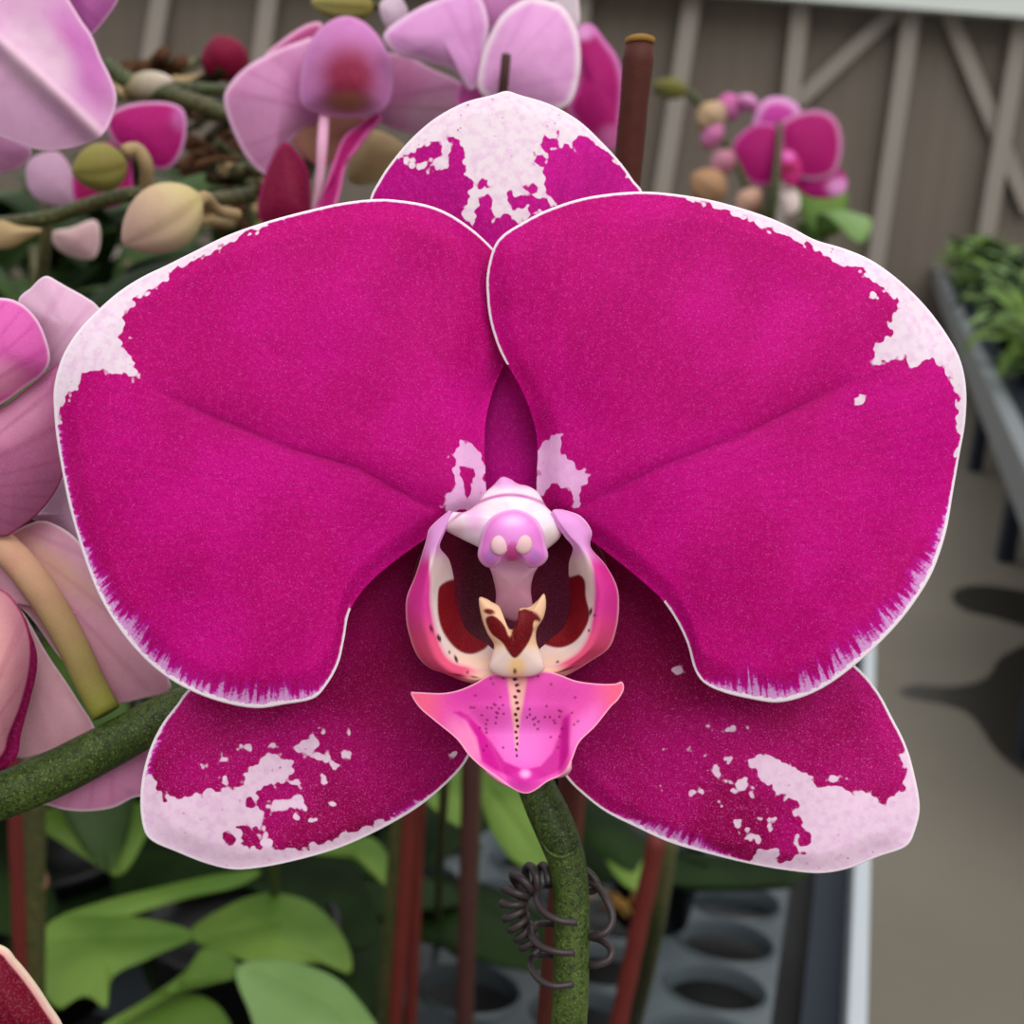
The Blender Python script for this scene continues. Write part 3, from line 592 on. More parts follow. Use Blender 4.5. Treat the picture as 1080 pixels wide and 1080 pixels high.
# mid lobe
ML = [(433, 731), (440, 730), (465, 731), (483, 728), (500, 721), (512, 714), (522, 711), (545, 714), (562, 711), (574, 708), (589, 711), (608, 718), (631, 721), (648, 721), (656, 719), (658, 727), (652, 738), (644, 746), (628, 766), (611, 783), (603, 802), (594, 816), (578, 824), (564, 834), (553, 837), (539, 831), (522, 818), (508, 809), (494, 796), (481, 779), (458, 760), (442, 746)]
foldL = [(478, 751), (486, 750), (494, 754), (507, 768), (519, 784), (532, 803), (550, 811), (548, 824), (522, 812), (508, 804), (503, 778), (492, 760)]
foldR = [(601, 752), (600, 775), (600, 795), (592, 812), (575, 820), (555, 824), (553, 812), (570, 808), (582, 795), (590, 775), (594, 758)]
strp = [(534, 706), (557, 706), (552, 740), (547, 770), (546, 790), (544, 790), (542, 770), (538, 740)]
lipdots = [(R.gauss(520, 16), R.gauss(752, 16)) for _ in range(34)]+[(R.gauss(572, 16), R.gauss(752, 16)) for _ in range(34)]
def cML(x, y, E, T):
    ly = [(ell(x, y, 545, 775, 40, 60), (236, 84, 192), 30), (ell(x, y, 549, 785, 26, 26), (242, 116, 210), 22), (ell(x, y, 505, 730, 30, 14), (214, 50, 160), 12), (ell(x, y, 590, 730, 28, 14), (214, 56, 160), 12),
          (462-x, (244, 98, 138), 18), (x-634, (240, 96, 136), 18), (ell(x, y, 492, 782, 14, 26, -35), (246, 130, 190), 9), (ell(x, y, 617, 768, 12, 26, 35), (240, 110, 200), 8),
          (sdf(x, y, foldL), (206, 12, 150), 2.2), (sdf(x, y, foldR), (206, 16, 150), 2.2), (ell(x, y, 552, 822, 14, 9), (232, 50, 180), 7), (ell(x, y, 554, 816, 5, 4), (250, 170, 230), 3),
          (sdf(x, y, strp), (244, 176, 170), 2.5), (1.3-E, (252, 170, 200), 1)]
    c = paint(x, y, (232, 74, 172), ly)
    for dx, dy in lipdots:
        if abs(dx-545) < 9: continue
        m = smooth(-.5, .5, ell(x, y, dx, dy, 1.35, 1.5))[:, None]*.75; c = c*(1-m)+np.array(hx((120, 0, 60)))*m
    for i in range(16):
        yy = 704+i*6.2; m = smooth(-.5, .5, ell(x, y, 545+2.6*math.sin(i*2.1)*(1-i/18), yy, 2.9-.12*i, 1.8, 30*math.sin(i*1.7)))[:, None]; c = c*(1-m)+np.array(hx((70, 0, 24)))*m
    return c
def dML(x, y, E, T):
    inner = np.maximum(sdf(x, y, foldL), sdf(x, y, foldR))
    h = 44+.30*(y-715)-.0016*(x-545)**2*smooth(840, 760, y)-.0003*(x-545)**2
    wall = smooth(492, 512, x-(y-770)*.45)*smooth(604, 590, x-(770-y)*.05)
    h = h-13*wall*smooth(742, 775, y)+9*np.exp(-((x-553)/16)**2-((y-820)/14)**2)
    h += 4*np.exp(-((x-545)/9)**2)*smooth(790, 730, y)*-1
    return Z0-h*PX
sheet('mid_lobe', ML, dML, M['lip'], fl, (547, 775), N=300, M=90, thick=.0007, colf=cML, power=.85, label='pink arrowhead lip lobe with dark speckled midline')

# ------------------------------------------------------------------ other flowers on the same spike, left edge
def flat(z, bulge=.003, kx=0, ky=0):
    return lambda x, y, E, T: z-bulge*(1-T**2)+kx*(x-x.mean())+ky*(y-y.mean())
def tintc(c, rim, rw=3, veins=0, vc=None, vo=(0, 0), grad=None):
    def f(x, y, E, T):
        ly = []
        if grad:
            for g in grad: ly.append((ell(x, y, *g[0]), g[1], g[2]))
        ly.append((rw-E, rim, max(1., rw*.5)))
        out = paint(x, y, c, ly)
        if veins:
            a = np.arctan2(y-vo[1], x-vo[0]); m = (smooth(.55, 1, np.sin(a*veins+2*np.sin(a*7)))*.35*smooth(0, 8, E))[:, None]
            out = out*(1-m)+np.array(hx(vc))[None]*m
        return out
    return f
# flower A seen from behind with its long pedicel
fa = tube('flower', [P(112, 752, .203), P(96, 722, .2035), P(72, 672, .2035), P(42, 622, .2035), (P(5, 578, .204)), P(-50, 540, .207)], [.0021, .0021, .0022, .0023, .0022, .002], M['bud'], hero, seg=20, n=40, col=lambda s: np.array(hx((128, 132, 48)))*(1-min(1, s*1.6))+np.array(hx((206, 160, 130)))*min(1, s*1.6), label='pale pink flower seen from behind on its green pedicel')
sheet('petal', [(-40, 560), (0, 565), (38, 550), (60, 554), (84, 572), (105, 605), (126, 642), (152, 680), (172, 705), (180, 728), (150, 737), (117, 744), (100, 738), (60, 690), (20, 640), (-40, 620)], flat(.2065, .002), M['tint'], fa, (85, 650), colf=tintc((222, 164, 184), (240, 214, 222), 2, 34, (196, 128, 156), (-20, 540), [((60, 600, 50, 12, 40), (214, 172, 150), 12)]))
sheet('petal', [(-20, 600), (20, 640), (50, 690), (80, 735), (100, 775), (60, 790), (18, 800), (5, 780), (15, 720), (-10, 660)], flat(.2075, .001), M['tint'], fa, (45, 730), N=80, M=20, colf=tintc((224, 170, 182), (240, 205, 215), 2, 30, (200, 140, 160), (-20, 560)))
sheet('sepal', [(41, 844), (52, 850), (71, 855), (95, 856), (120, 852), (140, 842), (160, 835), (175, 800), (160, 775), (120, 780), (80, 810)], flat(.208, .002), M['tint'], fa, (110, 820), N=80, M=20, colf=tintc((226, 150, 192), (244, 220, 232), 2.5, 26, (206, 110, 165), (120, 720)))
sheet('sepal', [(30, 545), (44, 538), (58, 515), (72, 500), (95, 520), (100, 560), (90, 582), (60, 560)], flat(.2095, .001), M['tint'], fa, (68, 542), N=60, M=14, colf=tintc((206, 172, 196), (226, 200, 218), 2))
# flower B
fb = tube('flower', [P(-15, 470, .206), P(-40, 520, .205), P(-60, 640, .2045), P(-64, 850, .2045)], [.0018, .0018, .002, .0022], M['stem'], hero, n=30, label='mauve pink flower cut by the left edge')
sheet('petal', [(-60, 450), (0, 430), (25, 412), (55, 388), (62, 386), (70, 410), (72, 440), (70, 480), (64, 508), (44, 538), (16, 560), (0, 566), (-60, 560)], flat(.2015, .004), M['tint'], fb, (15, 480), colf=tintc((178, 100, 140), (170, 50, 120), 1.6, 38, (150, 70, 115), (-80, 520), [((10, 440, 40, 24, -30), (208, 136, 170), 14)]))
sheet('petal', [(-50, 318), (0, 314), (22, 320), (38, 335), (48, 355), (53, 378), (46, 394), (27, 408), (0, 427), (-50, 450)], flat(.199, .004), M['tint'], fb, (5, 370), colf=tintc((222, 100, 180), (244, 200, 228), 2.5, 34, (196, 60, 150), (-70, 440), [((0, 400, 26, 18), (236, 150, 190), 12)]))
sheet('petal', [(19, 320), (33, 303), (42, 294), (50, 291), (60, 296), (72, 303), (90, 313), (104, 324), (120, 350), (100, 390), (60, 400), (40, 360)], flat(.205, .003), M['tint'], fb, (68, 345), colf=tintc((224, 178, 206), (238, 214, 228), 2, 26, (206, 146, 186), (-30, 480)))
# flower C
fc = tube('flower', [P(-45, 700, .2), P(-60, 760, .202), P(-66, 855, .2045)], [.0018, .0018, .002], M['stem'], hero, n=20, label='rosy petal with a magenta edge at the lower left edge')
sheet('petal', [(-50, 600), (0, 621), (14, 632), (24, 648), (31, 668), (33, 690), (30, 715), (22, 745), (10, 775), (0, 800), (-50, 830)], flat(.1975, .004), M['tint'], fc, (-10, 710), colf=tintc((192, 126, 142), (165, 25, 95), 1.8, 30, (176, 96, 124), (-60, 840), [((-5, 690, 16, 50), (222, 160, 160), 14)]))
sheet('petal', [(20, 650), (33, 670), (39, 690), (38, 712), (30, 745), (22, 775), (19, 795), (10, 806), (-10, 806), (-10, 700)], flat(.2005, .001), M['tint'], fc, (10, 740), N=60, M=14, colf=tintc((150, 8, 84), (130, 0, 70), 2))
# flower D: dark petal tip low left
fd = tube('flower', [P(-40, 1060, .197), P(-75, 980, .2), P(-72, 860, .2045)], [.0018, .0018, .002], M['stem'], hero, n=20, label='dark crimson petal with a cream rim in the bottom left corner')
sheet('petal', [(-60, 985), (0, 996), (18, 1012), (36, 1034), (52, 1058), (68, 1086), (70, 1130), (-60, 1130)], flat(.19, .004), M['tint'], fd, (0, 1060), colf=lambda x, y, E, T: paint(x, y, (112, 4, 34), [(9-E, (236, 176, 170), 1.5), (5-E, (240, 216, 190), 2)]))

# ------------------------------------------------------------------ coil clip on the spike, hero stake
ck = empty('coiled_plant_clip', P(560, 985, .202), 'dark grey coiled plastic wire clip wrapped around the green flower spike', 'plant clip')
def cpts(L, z): return [P(x, y, zz) for x, y, zz in L]
for L in ([(600, 935, .2065), (572, 935, .205), (566, 948, .201), (574, 962, .1985), (590, 971, .1975), (608, 973, .198)], [(596, 975, .2065), (565, 975, .205), (560, 986, .201), (570, 998, .1985), (588, 1004, .1975), (605, 1005, .198)], [(598, 1008, .2065), (565, 1008, .205), (560, 1020, .201), (570, 1034, .1985), (585, 1040, .1975), (604, 1038, .198)]):
    tube('hook', cpts(L, 0), [.0005]*6, M['cord'], ck, n=40)
for L in ([(595, 928, .2065), (625, 932, .205), (640, 950, .203), (646, 968, .202), (640, 982, .201), (628, 987, .2015), (600, 992, .2065)], [(600, 985, .2065), (630, 990, .204), (644, 1000, .2025), (642, 1012, .2015), (626, 1018, .202), (600, 1015, .2065)], [(600, 915, .2065), (618, 918, .2055), (630, 932, .205), (624, 940, .2055), (600, 938, .2065)]):
    tube('loop', cpts(L, 0), [.00055]*len(L), M['cord'], ck, n=40)
path = cr([(575, 928, .205), (558, 928, .2045), (546, 938, .204), (541, 955, .204), (546, 972, .204), (556, 990, .204), (562, 1004, .204)], 260)
cen = PA(path[:, 0], path[:, 1], path[:, 2]); tg = np.gradient(cen, axis=0); tg /= np.linalg.norm(tg, axis=1)[:, None]
s1_ = -_A(FW)[None]+tg*(tg@_A(FW))[:, None]; s1_ /= np.linalg.norm(s1_, axis=1)[:, None]; s2_ = np.cross(tg, s1_)
th = np.linspace(0, 2*math.pi*9, 260); rr = 13*.204/F*(1.15-.5*np.linspace(0, 1, 260))
tube('coil', cen+rr[:, None]*(np.cos(th)[:, None]*s1_+np.sin(th)[:, None]*s2_), [.0006]*260, M['cord'], ck, seg=10)

def stake(top, bot, rpx, mat, label, rough_top=False, tw=None):
    """straight stick from image point+depth `top` down past `bot` to the bench"""
    a = P(*top); b = P(*bot); d = b-a; e = a+d*((a.z-TZ)/(a.z-b.z)) if b.z < a.z else b
    r = rpx*top[2]/F
    n = 40; pts = [a.lerp(e, i/(n-1)) for i in range(n)]
    rad = [r*(1+.04*math.sin(i*1.7)) for i in range(n)]
    if rough_top: rad[0] = r*.96; pts.insert(1, a.lerp(e, .006)); rad.insert(1, r*1.12); pts.insert(2, a.lerp(e, .018)); rad.insert(2, r*1.0)
    o = tube('plant_stake', pts, rad, mat, None, seg=18, origin=e)
    tag(o, label, 'plant stake'); return o
stake((675, 42, .222), (578, 1080, .268), 15, M['stake'], 'tall reddish brown stake rising behind the top of the big flower', True)
_st = bpy.data.objects['plant_stake']; _a = P(675, 42, .222)
tube('torn_tip', [_a+UP*.0004, _a+UP*.0001+RT*0, _a-UP*.0007], [.0018, .0024, .00228], M['straw'], _st, label='torn orange brown tip')
# torn end ring on the top of the stake

# ------------------------------------------------------------------ lower stakes and stems with plants on the bench
def vdepth(x, y, d0, x1, y1):
    """depth at image point x1,y1 for a world-vertical line through (x,y,d0)"""
    a = P(x, y, d0); r = (x1-540)/F*RT+(540-y1)/F*UP+FW
    return math.hypot(a.x, a.y)/math.hypot(r.x, r.y)
def vst(x0, y0, d0, x1, y1, r, mat, lab): return stake((x0, y0, d0), (x1, y1, vdepth(x0, y0, d0, x1, y1)), r, mat, lab)
vst(440, 760, .62, 416, 1082, 8, M['staker'], 'rust red stake leaning left of its twin below the big flower')
vst(446, 740, .64, 433, 1082, 7, M['staker'], 'thin rust red stake just right of its twin below the big flower')
vst(498, 740, .60, 490, 1082, 10, M['staked'], 'dark brown stake between the red pair and the coiled clip')
vst(694, 880, .62, 652, 1082, 10, M['staker'], 'red stake under the white tipped right sepal beside dry moss')
vst(612, 800, .45, 606, 880, 9, M['stake'], 'brown stake mostly hidden by the green spike')
vst(10, 700, .50, 22, 1020, 8, M['staker'], 'red stake under the arching spike at left')

def orchid_plant(label, leaves, extra=None, potc=None, group=None):
    pc = potc; o = empty('orchid_plant', pc, label, 'orchid', group)
    pot(o, (pc[0], pc[1], pc[2]))
    return o
# lower-left plants: thick strap leaves traced at their own distances
def lf(parent, pts, z, mat, mid=None, kx=0, ky=0, bulge=.006, center=None):
    c = np.mean(np.array(pts), 0)
    def dp(x, y, E, T):
        d = z-bulge*(1-T**2)+kx*(x-c[0])+ky*(y-c[1])
        if mid is not None: dd, al = dline(x, y, mid); d = d+.0035*np.exp(-np.abs(dd)/9)
        return d
    return sheet('leaf', pts, dp, M[mat], parent, center, N=90, M=22, thick=.0018)
g1 = hit(250, 1150, z=TZ)
la = empty('orchid_plant', (g1.x, g1.y, TZ), 'leafy orchid with broad bright green leaves at the lower left', 'orchid')
pot(la, (g1.x, g1.y, TZ+.001), .05, .1)
lf(la, [(50, 975), (90, 965), (150, 968), (205, 985), (160, 1010), (120, 1030), (112, 1062), (90, 1050), (60, 1062), (40, 1030)], .62, 'leaf', [(40, 990), (200, 985)], ky=-.0006)
lf(la, [(60, 968), (110, 950), (170, 935), (230, 922), (275, 918), (250, 935), (190, 950), (130, 968), (80, 978)], .66, 'leaf', ky=-.0005, bulge=.003)
lf(la, [(200, 985), (240, 955), (280, 942), (320, 948), (350, 970), (368, 1000), (368, 1025), (330, 1015), (290, 1018), (250, 1010)], .68, 'leaf', [(210, 990), (300, 970), (360, 1010)], ky=-.0007)
lf(la, [(110, 1080), (160, 1050), (200, 1020), (215, 1000), (245, 1010), (250, 1030), (200, 1042), (150, 1062), (118, 1085)], .60, 'leaf', ky=-.0006, bulge=.003)
lf(la, [(250, 1020), (290, 1012), (330, 1020), (365, 1040), (400, 1085), (420, 1130), (300, 1130), (260, 1060)], .58, 'leafp', [(270, 1020), (350, 1060), (400, 1120)], ky=-.0006)
lf(la, [(150, 1060), (190, 1045), (230, 1060), (250, 1100), (240, 1140), (160, 1140), (90, 1110)], .58, 'leaf', ky=-.0006)
lf(la, [(20, 870), (60, 850), (100, 848), (160, 850), (150, 890), (125, 922), (90, 905), (50, 880)], .72, 'leaf', [(60, 850), (125, 920)], ky=-.0005)
lf(la, [(-30, 850), (20, 860), (40, 900), (60, 960), (30, 990), (-30, 960)], .74, 'leafd', ky=-.0005)
g2 = hit(330, 1080, z=TZ)
lb = empty('orchid_plant', (g2.x-.02, g2.y+.1, TZ), 'orchid plant of dark leaves shaded behind the bright lower left leaves', 'orchid')
pot(lb, (g2.x-.02, g2.y+.1, TZ+.001), .05, .1)
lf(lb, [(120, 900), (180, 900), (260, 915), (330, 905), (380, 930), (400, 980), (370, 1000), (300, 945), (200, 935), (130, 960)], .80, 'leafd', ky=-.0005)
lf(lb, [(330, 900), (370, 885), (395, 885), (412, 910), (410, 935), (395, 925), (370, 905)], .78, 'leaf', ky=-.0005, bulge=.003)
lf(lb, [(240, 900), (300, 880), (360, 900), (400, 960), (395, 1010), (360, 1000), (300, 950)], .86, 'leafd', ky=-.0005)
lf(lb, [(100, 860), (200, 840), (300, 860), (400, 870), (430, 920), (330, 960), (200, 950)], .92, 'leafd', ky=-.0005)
g3 = hit(560, 960, z=TZ)
lc = empty('orchid_plant', (g3.x, g3.y+.15, TZ), 'orchid plant with one long green leaf behind the coiled clip', 'orchid')
pot(lc, (g3.x, g3.y+.15, TZ+.001), .045, .09)
lf(lc, [(470, 800), (500, 830), (520, 880), (545, 910), (575, 915), (582, 890), (575, 850), (560, 800), (520, 780)], .78, 'leaf', [(500, 810), (570, 905)], ky=-.0006)
lf(lc, [(440, 830), (470, 800), (500, 820), (495, 860), (480, 870)], .74, 'leaf', ky=-.0006, bulge=.002)
lf(lc, [(600, 830), (640, 850), (680, 890), (670, 920), (640, 905), (612, 880)], .84, 'leafd', ky=-.0006)
lf(lc, [(560, 850), (620, 860), (650, 900), (640, 930), (590, 920)], .88, 'leafd', ky=-.0006)
tube('stem', [P(504, 700, .72), P(500, 870, .70), hit(492, 1085, z=TZ)], .0035, M['stemb'], lc, n=20)
g4 = hit(690, 1000, z=TZ)
ld = empty('orchid_plant', (g4.x, g4.y+.02, TZ), 'orchid plant with dark narrow leaves under the right sepal', 'orchid')
pot(ld, (g4.x, g4.y+.04, TZ+.001), .036, .07)
lf(ld, [(660, 880), (700, 895), (780, 905), (850, 915), (845, 928), (790, 935), (720, 934), (680, 925)], .86, 'leafd', ky=-.0004, bulge=.003)
lf(ld, [(640, 900), (670, 890), (690, 910), (700, 935), (672, 940), (650, 925)], .82, 'leaf', ky=-.0005, bulge=.003)
lf(ld, [(690, 915), (740, 915), (790, 922), (840, 935), (780, 940), (720, 938)], .88, 'leafd', ky=-.0003, bulge=.002)
tube('stem', [P(708, 870, .66), P(690, 985, .70), hit(668, 1085, z=TZ)], .0045, M['stemb'], ld, n=20)
for i in range(14):
    x, y = R.uniform(625, 680), R.uniform(935, 962); x2, y2 = x+R.uniform(-30, 30), y+R.uniform(-22, 18)
    tube('moss_strand', [P(x, y, .86), P((x+x2)/2, (y+y2)/2-8, .85), P(x2, y2, .86)], .0013, M['straw'], ld, n=10, seg=6)
for (x0, y0, d0, x1, y1, par) in ((36, 800, .56, 36, 1040, la), (430, 760, .66, 404, 1085, lb)):
    a = P(x0, y0, d0); b = P(x1, y1, vdepth(x0, y0, d0, x1, y1)); d = b-a; e = a+d*((a.z-TZ)/(a.z-b.z))
    tube('stem', [a, a.lerp(e, .3), a.lerp(e, .6), e], .0045, M['stemb'], par, n=30)
ball_o = bud('stem_node', P(30, 940, .575), P(48, 920, .575), .005, M['bud'], la, (120, 84, 62), (140, 104, 80))

# ------------------------------------------------------------------ background: top-left pale flower
pa = empty('moth_orchid', P(-20, 60, .27), 'pale pink orchid flower seen from behind in the top left corner', 'orchid')
fz = .26; MR = [tuple(v) for v in cr([(-60, -5), (0, 42), (60, 97), (112, 147)], 40)]
sheet('petal', [(-80, -50), (30, -60), (60, -20), (85, 20), (97, 38), (107, 62), (117, 82), (123, 102), (119, 122), (110, 140), (98, 149), (70, 157), (40, 158), (10, 148), (-30, 130), (-80, 100)], lambda x, y, E, T: fz-.004*(1-T**2)-.003*np.exp(-(dline(x, y, MR)[0]/14)**2), M['tint'], pa, (40, 60), N=260, M=80, colf=lambda x, y, E, T: paint(x, y, (222, 172, 208), [(ell(x, y, 88, 60, 24, 60, -25), (206, 120, 190), 16), (ell(x, y, 40, 60, 44, 28, 45), (228, 190, 214), 14), (5-np.abs(dline(x, y, MR)[0]), (248, 208, 230), 5), (2.5-E, (240, 196, 226), 2)]), label='broad pale petal with a light midrib')
sheet('petal', [(40, -60), (130, -40), (127, -5), (112, 20), (93, 40), (80, 30), (60, 0)], flat(.268, .003), M['tint'], pa, (90, -10), N=70, M=16, colf=tintc((190, 100, 172), (236, 180, 222), 2.5, 20, (160, 70, 150), (20, -60)))
sheet('petal', [(-40, 120), (0, 140), (22, 150), (34, 160), (25, 174), (8, 182), (-40, 185)], flat(.272, .003), M['tint'], pa, (-5, 160), N=60, M=14, colf=tintc((224, 158, 204), (236, 190, 222), 3))
tube('stem', [P(-60, 40, .272), P(-90, 200, .285), P(-120, 500, .3), hit(-180, 1500, z=TZ)], .0022, M['stem'], pa, n=40)

# dark magenta flower behind, with buds and branches
pb = empty('moth_orchid', P(60, 330, .5), 'orchid spray with cream bud, olive bud and dark magenta flower at upper left', 'orchid')
fbk = tube('flower', [P(150, 150, .402), P(150, 160, .41), P(140, 200, .42)], .0025, M['stemb'], pb, n=12, label='dark magenta flower behind the pale petal')
sheet('petal', [(112, 125), (130, 112), (160, 107), (185, 110), (196, 122), (195, 150), (185, 172), (170, 180), (150, 172), (120, 150)], flat(.4, .004), M['tint'], fbk, colf=tintc((170, 10, 108), (214, 150, 196), 3, 0, None, (0, 0), [((190, 125, 8, 12), (190, 90, 160), 6)]), N=80, M=18)
sheet('petal', [(80, 170), (110, 150), (135, 160), (140, 190), (138, 210), (110, 220), (80, 214)], flat(.405, .003), M['tint'], fbk, N=70, M=14, colf=tintc((150, 10, 84), (200, 60, 150), 3))
sheet('petal', [(30, 170), (60, 160), (78, 185), (80, 215), (50, 215), (30, 200)], flat(.42, .003), M['tint'], fbk, N=60, M=12, colf=tintc((190, 150, 178), (200, 160, 186), 2))
bud('bud', P(211, 206, .31), P(130, 257, .306), .0072, M['bud'], pb, (196, 182, 122), (218, 180, 168), 'cream bud')
tube('bud_stalk', [P(205, 217, .31), P(216, 208, .312), P(230, 222, .32), P(250, 226, .33)], [.0016, .0014, .0013, .0013], M['tan'], pb, n=20)
bud('bud', P(134, 172, .345), P(76, 182, .34), .0058, M['bud'], pb, (130, 124, 60), (138, 130, 68), 'olive green bud')
tube('bud_stalk', [P(130, 160, .346), P(144, 158, .348), P(154, 175, .35), P(154, 200, .355)], [.0016, .0018, .0018, .0016], M['tan'], pb, n=20)
tube('branch', [P(-60, 238, .37), P(0, 236, .368), P(50, 230, .365), P(90, 217, .362), (P(140, 205, .36)), P(200, 212, .36), P(270, 205, .362)], [.0019]*7, M['stemb'], pb, n=50)
tube('branch', [P(40, 150, .44), P(44, 190, .44), P(48, 250, .44), P(40, 330, .46)], .002, M['stemb'], pb, n=20)
tube('branch', [P(110, 68, .42), P(140, 88, .42), P(175, 98, .42), P(205, 108, .42), P(245, 122, .42), P(290, 132, .43)], .0026, M['stemb'], pb, n=40)
tube('branch', [P(130, 92, .425), P(180, 92, .43), P(240, 96, .44)], .002, M['stemb'], pb, n=20)
bud('bud', P(130, 96, .42), P(182, 84, .42), .0042, M['bud'], pb, (112, 96, 50), (206, 196, 180), 'small whitish bud')
sheet('dry_sheath', [(0, 232), (20, 238), (45, 242), (30, 252), (10, 262), (-10, 260), (-20, 240)], flat(.36, .002), M['tan'], pb, N=50, M=10)
sheet('spent_petal', [(55, 245), (75, 240), (100, 232), (106, 250), (100, 272), (80, 272), (60, 262)], flat(.45, .003), M['tint'], pb, N=60, M=12, colf=tintc((216, 176, 180), (232, 206, 200), 3))
for i in range(70):
    x, y = (R.uniform(190, 285), R.uniform(105, 240)) if i % 4 else (R.uniform(95, 190), R.uniform(70, 112)); a_ = R.uniform(-.6, .6); l_ = R.uniform(25, 60); zz = R.uniform(.46, .62)
    tube('aerial_root', [P(x, y, zz), P(x+l_*.5*math.cos(a_), y+l_*.5*math.sin(a_)+R.uniform(-8, 8), zz+.01), P(x+l_*math.cos(a_), y+l_*math.sin(a_), zz)], [R.uniform(.001, .0028)]*3, M[R.choice(['tan', 'twig', 'twig', 'stemb', 'twig', 'bark'])], pb, n=12, seg=8)
# crimson bud spike
pc_ = empty('moth_orchid', P(237, 90, .5), 'round crimson bud on its stalk beside the mauve flower at upper left', 'orchid')
bud('bud', P(246, 84, .5), P(228, 38, .5), .0085, M['bud'], pc_, (128, 4, 48), (110, 0, 44))
tube('stem', [P(246, 84, .5), P(250, 110, .505), P(262, 150, .51), P(270, 400, .56), hit(280, 900, z=TZ)], .002, M['stemb'], pc_, n=30)

# mauve hooded flower (upper left of centre)
pd = empty('moth_orchid', P(340, 150, .36), 'pink hooded orchid flower with magenta lower sepals behind the big petal', 'orchid')
z = .35
sheet('petal', [(236, 108), (240, 92), (258, 72), (285, 56), (312, 45), (335, 40), (355, 60), (355, 110), (345, 130), (318, 140), (300, 158), (290, 178), (282, 186), (268, 176), (256, 160), (244, 135)], flat(z, .005), M['tint'], pd, (298, 100), colf=tintc((206, 140, 184), (238, 190, 222), 4, 16, (176, 100, 150), (350, 120), [((335, 90, 28, 34), (186, 100, 160), 16)]))
sheet('petal', [(395, 60), (425, 58), (455, 72), (490, 90), (500, 115), (480, 140), (440, 142), (405, 132), (385, 110)], flat(z+.004, .004), M['tint'], pd, (435, 100), colf=tintc((196, 134, 172), (214, 160, 192), 3, 16, (156, 90, 130), (370, 110), [((460, 120, 34, 20), (206, 160, 184), 12), ((420, 85, 30, 20), (186, 110, 156), 14)]))
sheet('dorsal_sepal', [(318, 110), (318, 70), (328, 42), (345, 24), (365, 17), (385, 24), (402, 42), (413, 68), (414, 95), (404, 116), (378, 124), (345, 122)], lambda x, y, E, T: z-.012+.0*x-.007*(1-T**2), M['tint'], pd, (366, 78), colf=lambda x, y, E, T: paint(x, y, (204, 128, 190), [(ell(x, y, 368, 82, 30, 34), (148, 42, 74), 18), (ell(x, y, 366, 108, 22, 10), (150, 92, 70), 8), (3-E, (222, 150, 206), 4)]), label='hooded sepal with a dark red centre')
sheet('sepal', [(278, 60), (300, 40), (325, 25), (340, 25), (335, 45), (305, 58)], flat(z+.006, .002), M['tint'], pd, N=60, M=12, colf=tintc((180, 70, 130), (224, 160, 196), 4))
sheet('lower_sepal', [(300, 150), (312, 158), (325, 180), (328, 215), (322, 240), (285, 240), (272, 225), (276, 195), (288, 165)], flat(z-.004, .004), M['tint'], pd, (302, 205), N=80, M=18, colf=tintc((124, 2, 54), (160, 20, 90), 2.5))
sheet('lower_sepal', [(398, 118), (380, 130), (362, 145), (350, 175), (335, 215), (322, 240), (345, 240), (358, 205), (365, 175), (385, 145), (402, 126)], lambda x, y, E, T: z-.008+0*x, M['tint'], pd, (357, 180), N=80, M=12, colf=lambda x, y, E, T: paint(x, y, (176, 10, 110), [(1.8-np.abs(E-1), (226, 110, 180), 1.5)]))
tube('column', [P(342, 122, z-.01), P(340, 150, z-.012), P(337, 190, z-.01), P(330, 225, z-.006)], [.0012, .0013, .001, .0004], M['bud'], pd, n=20, col=hx((236, 176, 206)))
sheet('lip_throat', [(310, 138), (345, 120), (385, 122), (372, 150), (345, 175), (320, 165)], flat(z+.0, .002), M['tint'], pd, (345, 145), N=60, M=12, colf=tintc((170, 120, 100), (200, 110, 120), 3))
sheet('dry_bract', [(385, 140), (400, 138), (420, 148), (428, 160), (410, 185), (385, 195), (368, 190), (370, 165)], flat(z+.02, .004), M['tan'], pd, N=60, M=14)
tube('stem', [P(345, 130, z+.01), P(300, 260, z+.03), P(290, 600, .45), hit(290, 1050, z=TZ)], .0022, M['stemb'], pd, n=30)

# lilac flower top centre
pe = empty('moth_orchid', P(500, 60, .34), 'large lilac pink orchid flower at the top centre', 'orchid')
z = .33
sheet('petal', [(404, 38), (425, 18), (460, 0), (500, -8), (515, 20), (512, 55), (508, 85), (495, 95), (478, 75), (450, 66), (420, 58)], flat(z, .004), M['tint'], pe, (465, 38), colf=tintc((224, 158, 214), (240, 198, 232), 5, 14, (206, 126, 196), (510, 90)))
sheet('petal', [(520, 30), (535, 10), (560, -2), (590, 5), (606, 25), (612, 50), (611, 80), (600, 110), (570, 118), (530, 110), (505, 95), (508, 60)], flat(z-.004, .005), M['tint'], pe, (560, 58), colf=tintc((230, 166, 218), (246, 222, 236), 6, 14, (214, 140, 204), (510, 100)))
sheet('sepal', [(430, -20), (470, -50), (540, -60), (560, -20), (545, 15), (520, 32), (500, 20), (480, 5)], flat(z+.005, .004), M['tint'], pe, (510, -15), N=80, M=18, colf=tintc((220, 144, 204), (236, 184, 226), 4))
sheet('sepal', [(540, -30), (580, -40), (605, -20), (612, 20), (604, 30), (585, 5), (560, -5)], flat(z+.004, .003), M['tint'], pe, (578, -8), N=70, M=14, colf=tintc((214, 196, 206), (230, 216, 220), 4))
sheet('sepal', [(490, 85), (530, 80), (560, 100), (550, 125), (500, 125), (480, 108)], flat(z+.006, .002), M['tint'], pe, (520, 102), N=60, M=12, colf=tintc((206, 90, 170), (224, 140, 200), 4))
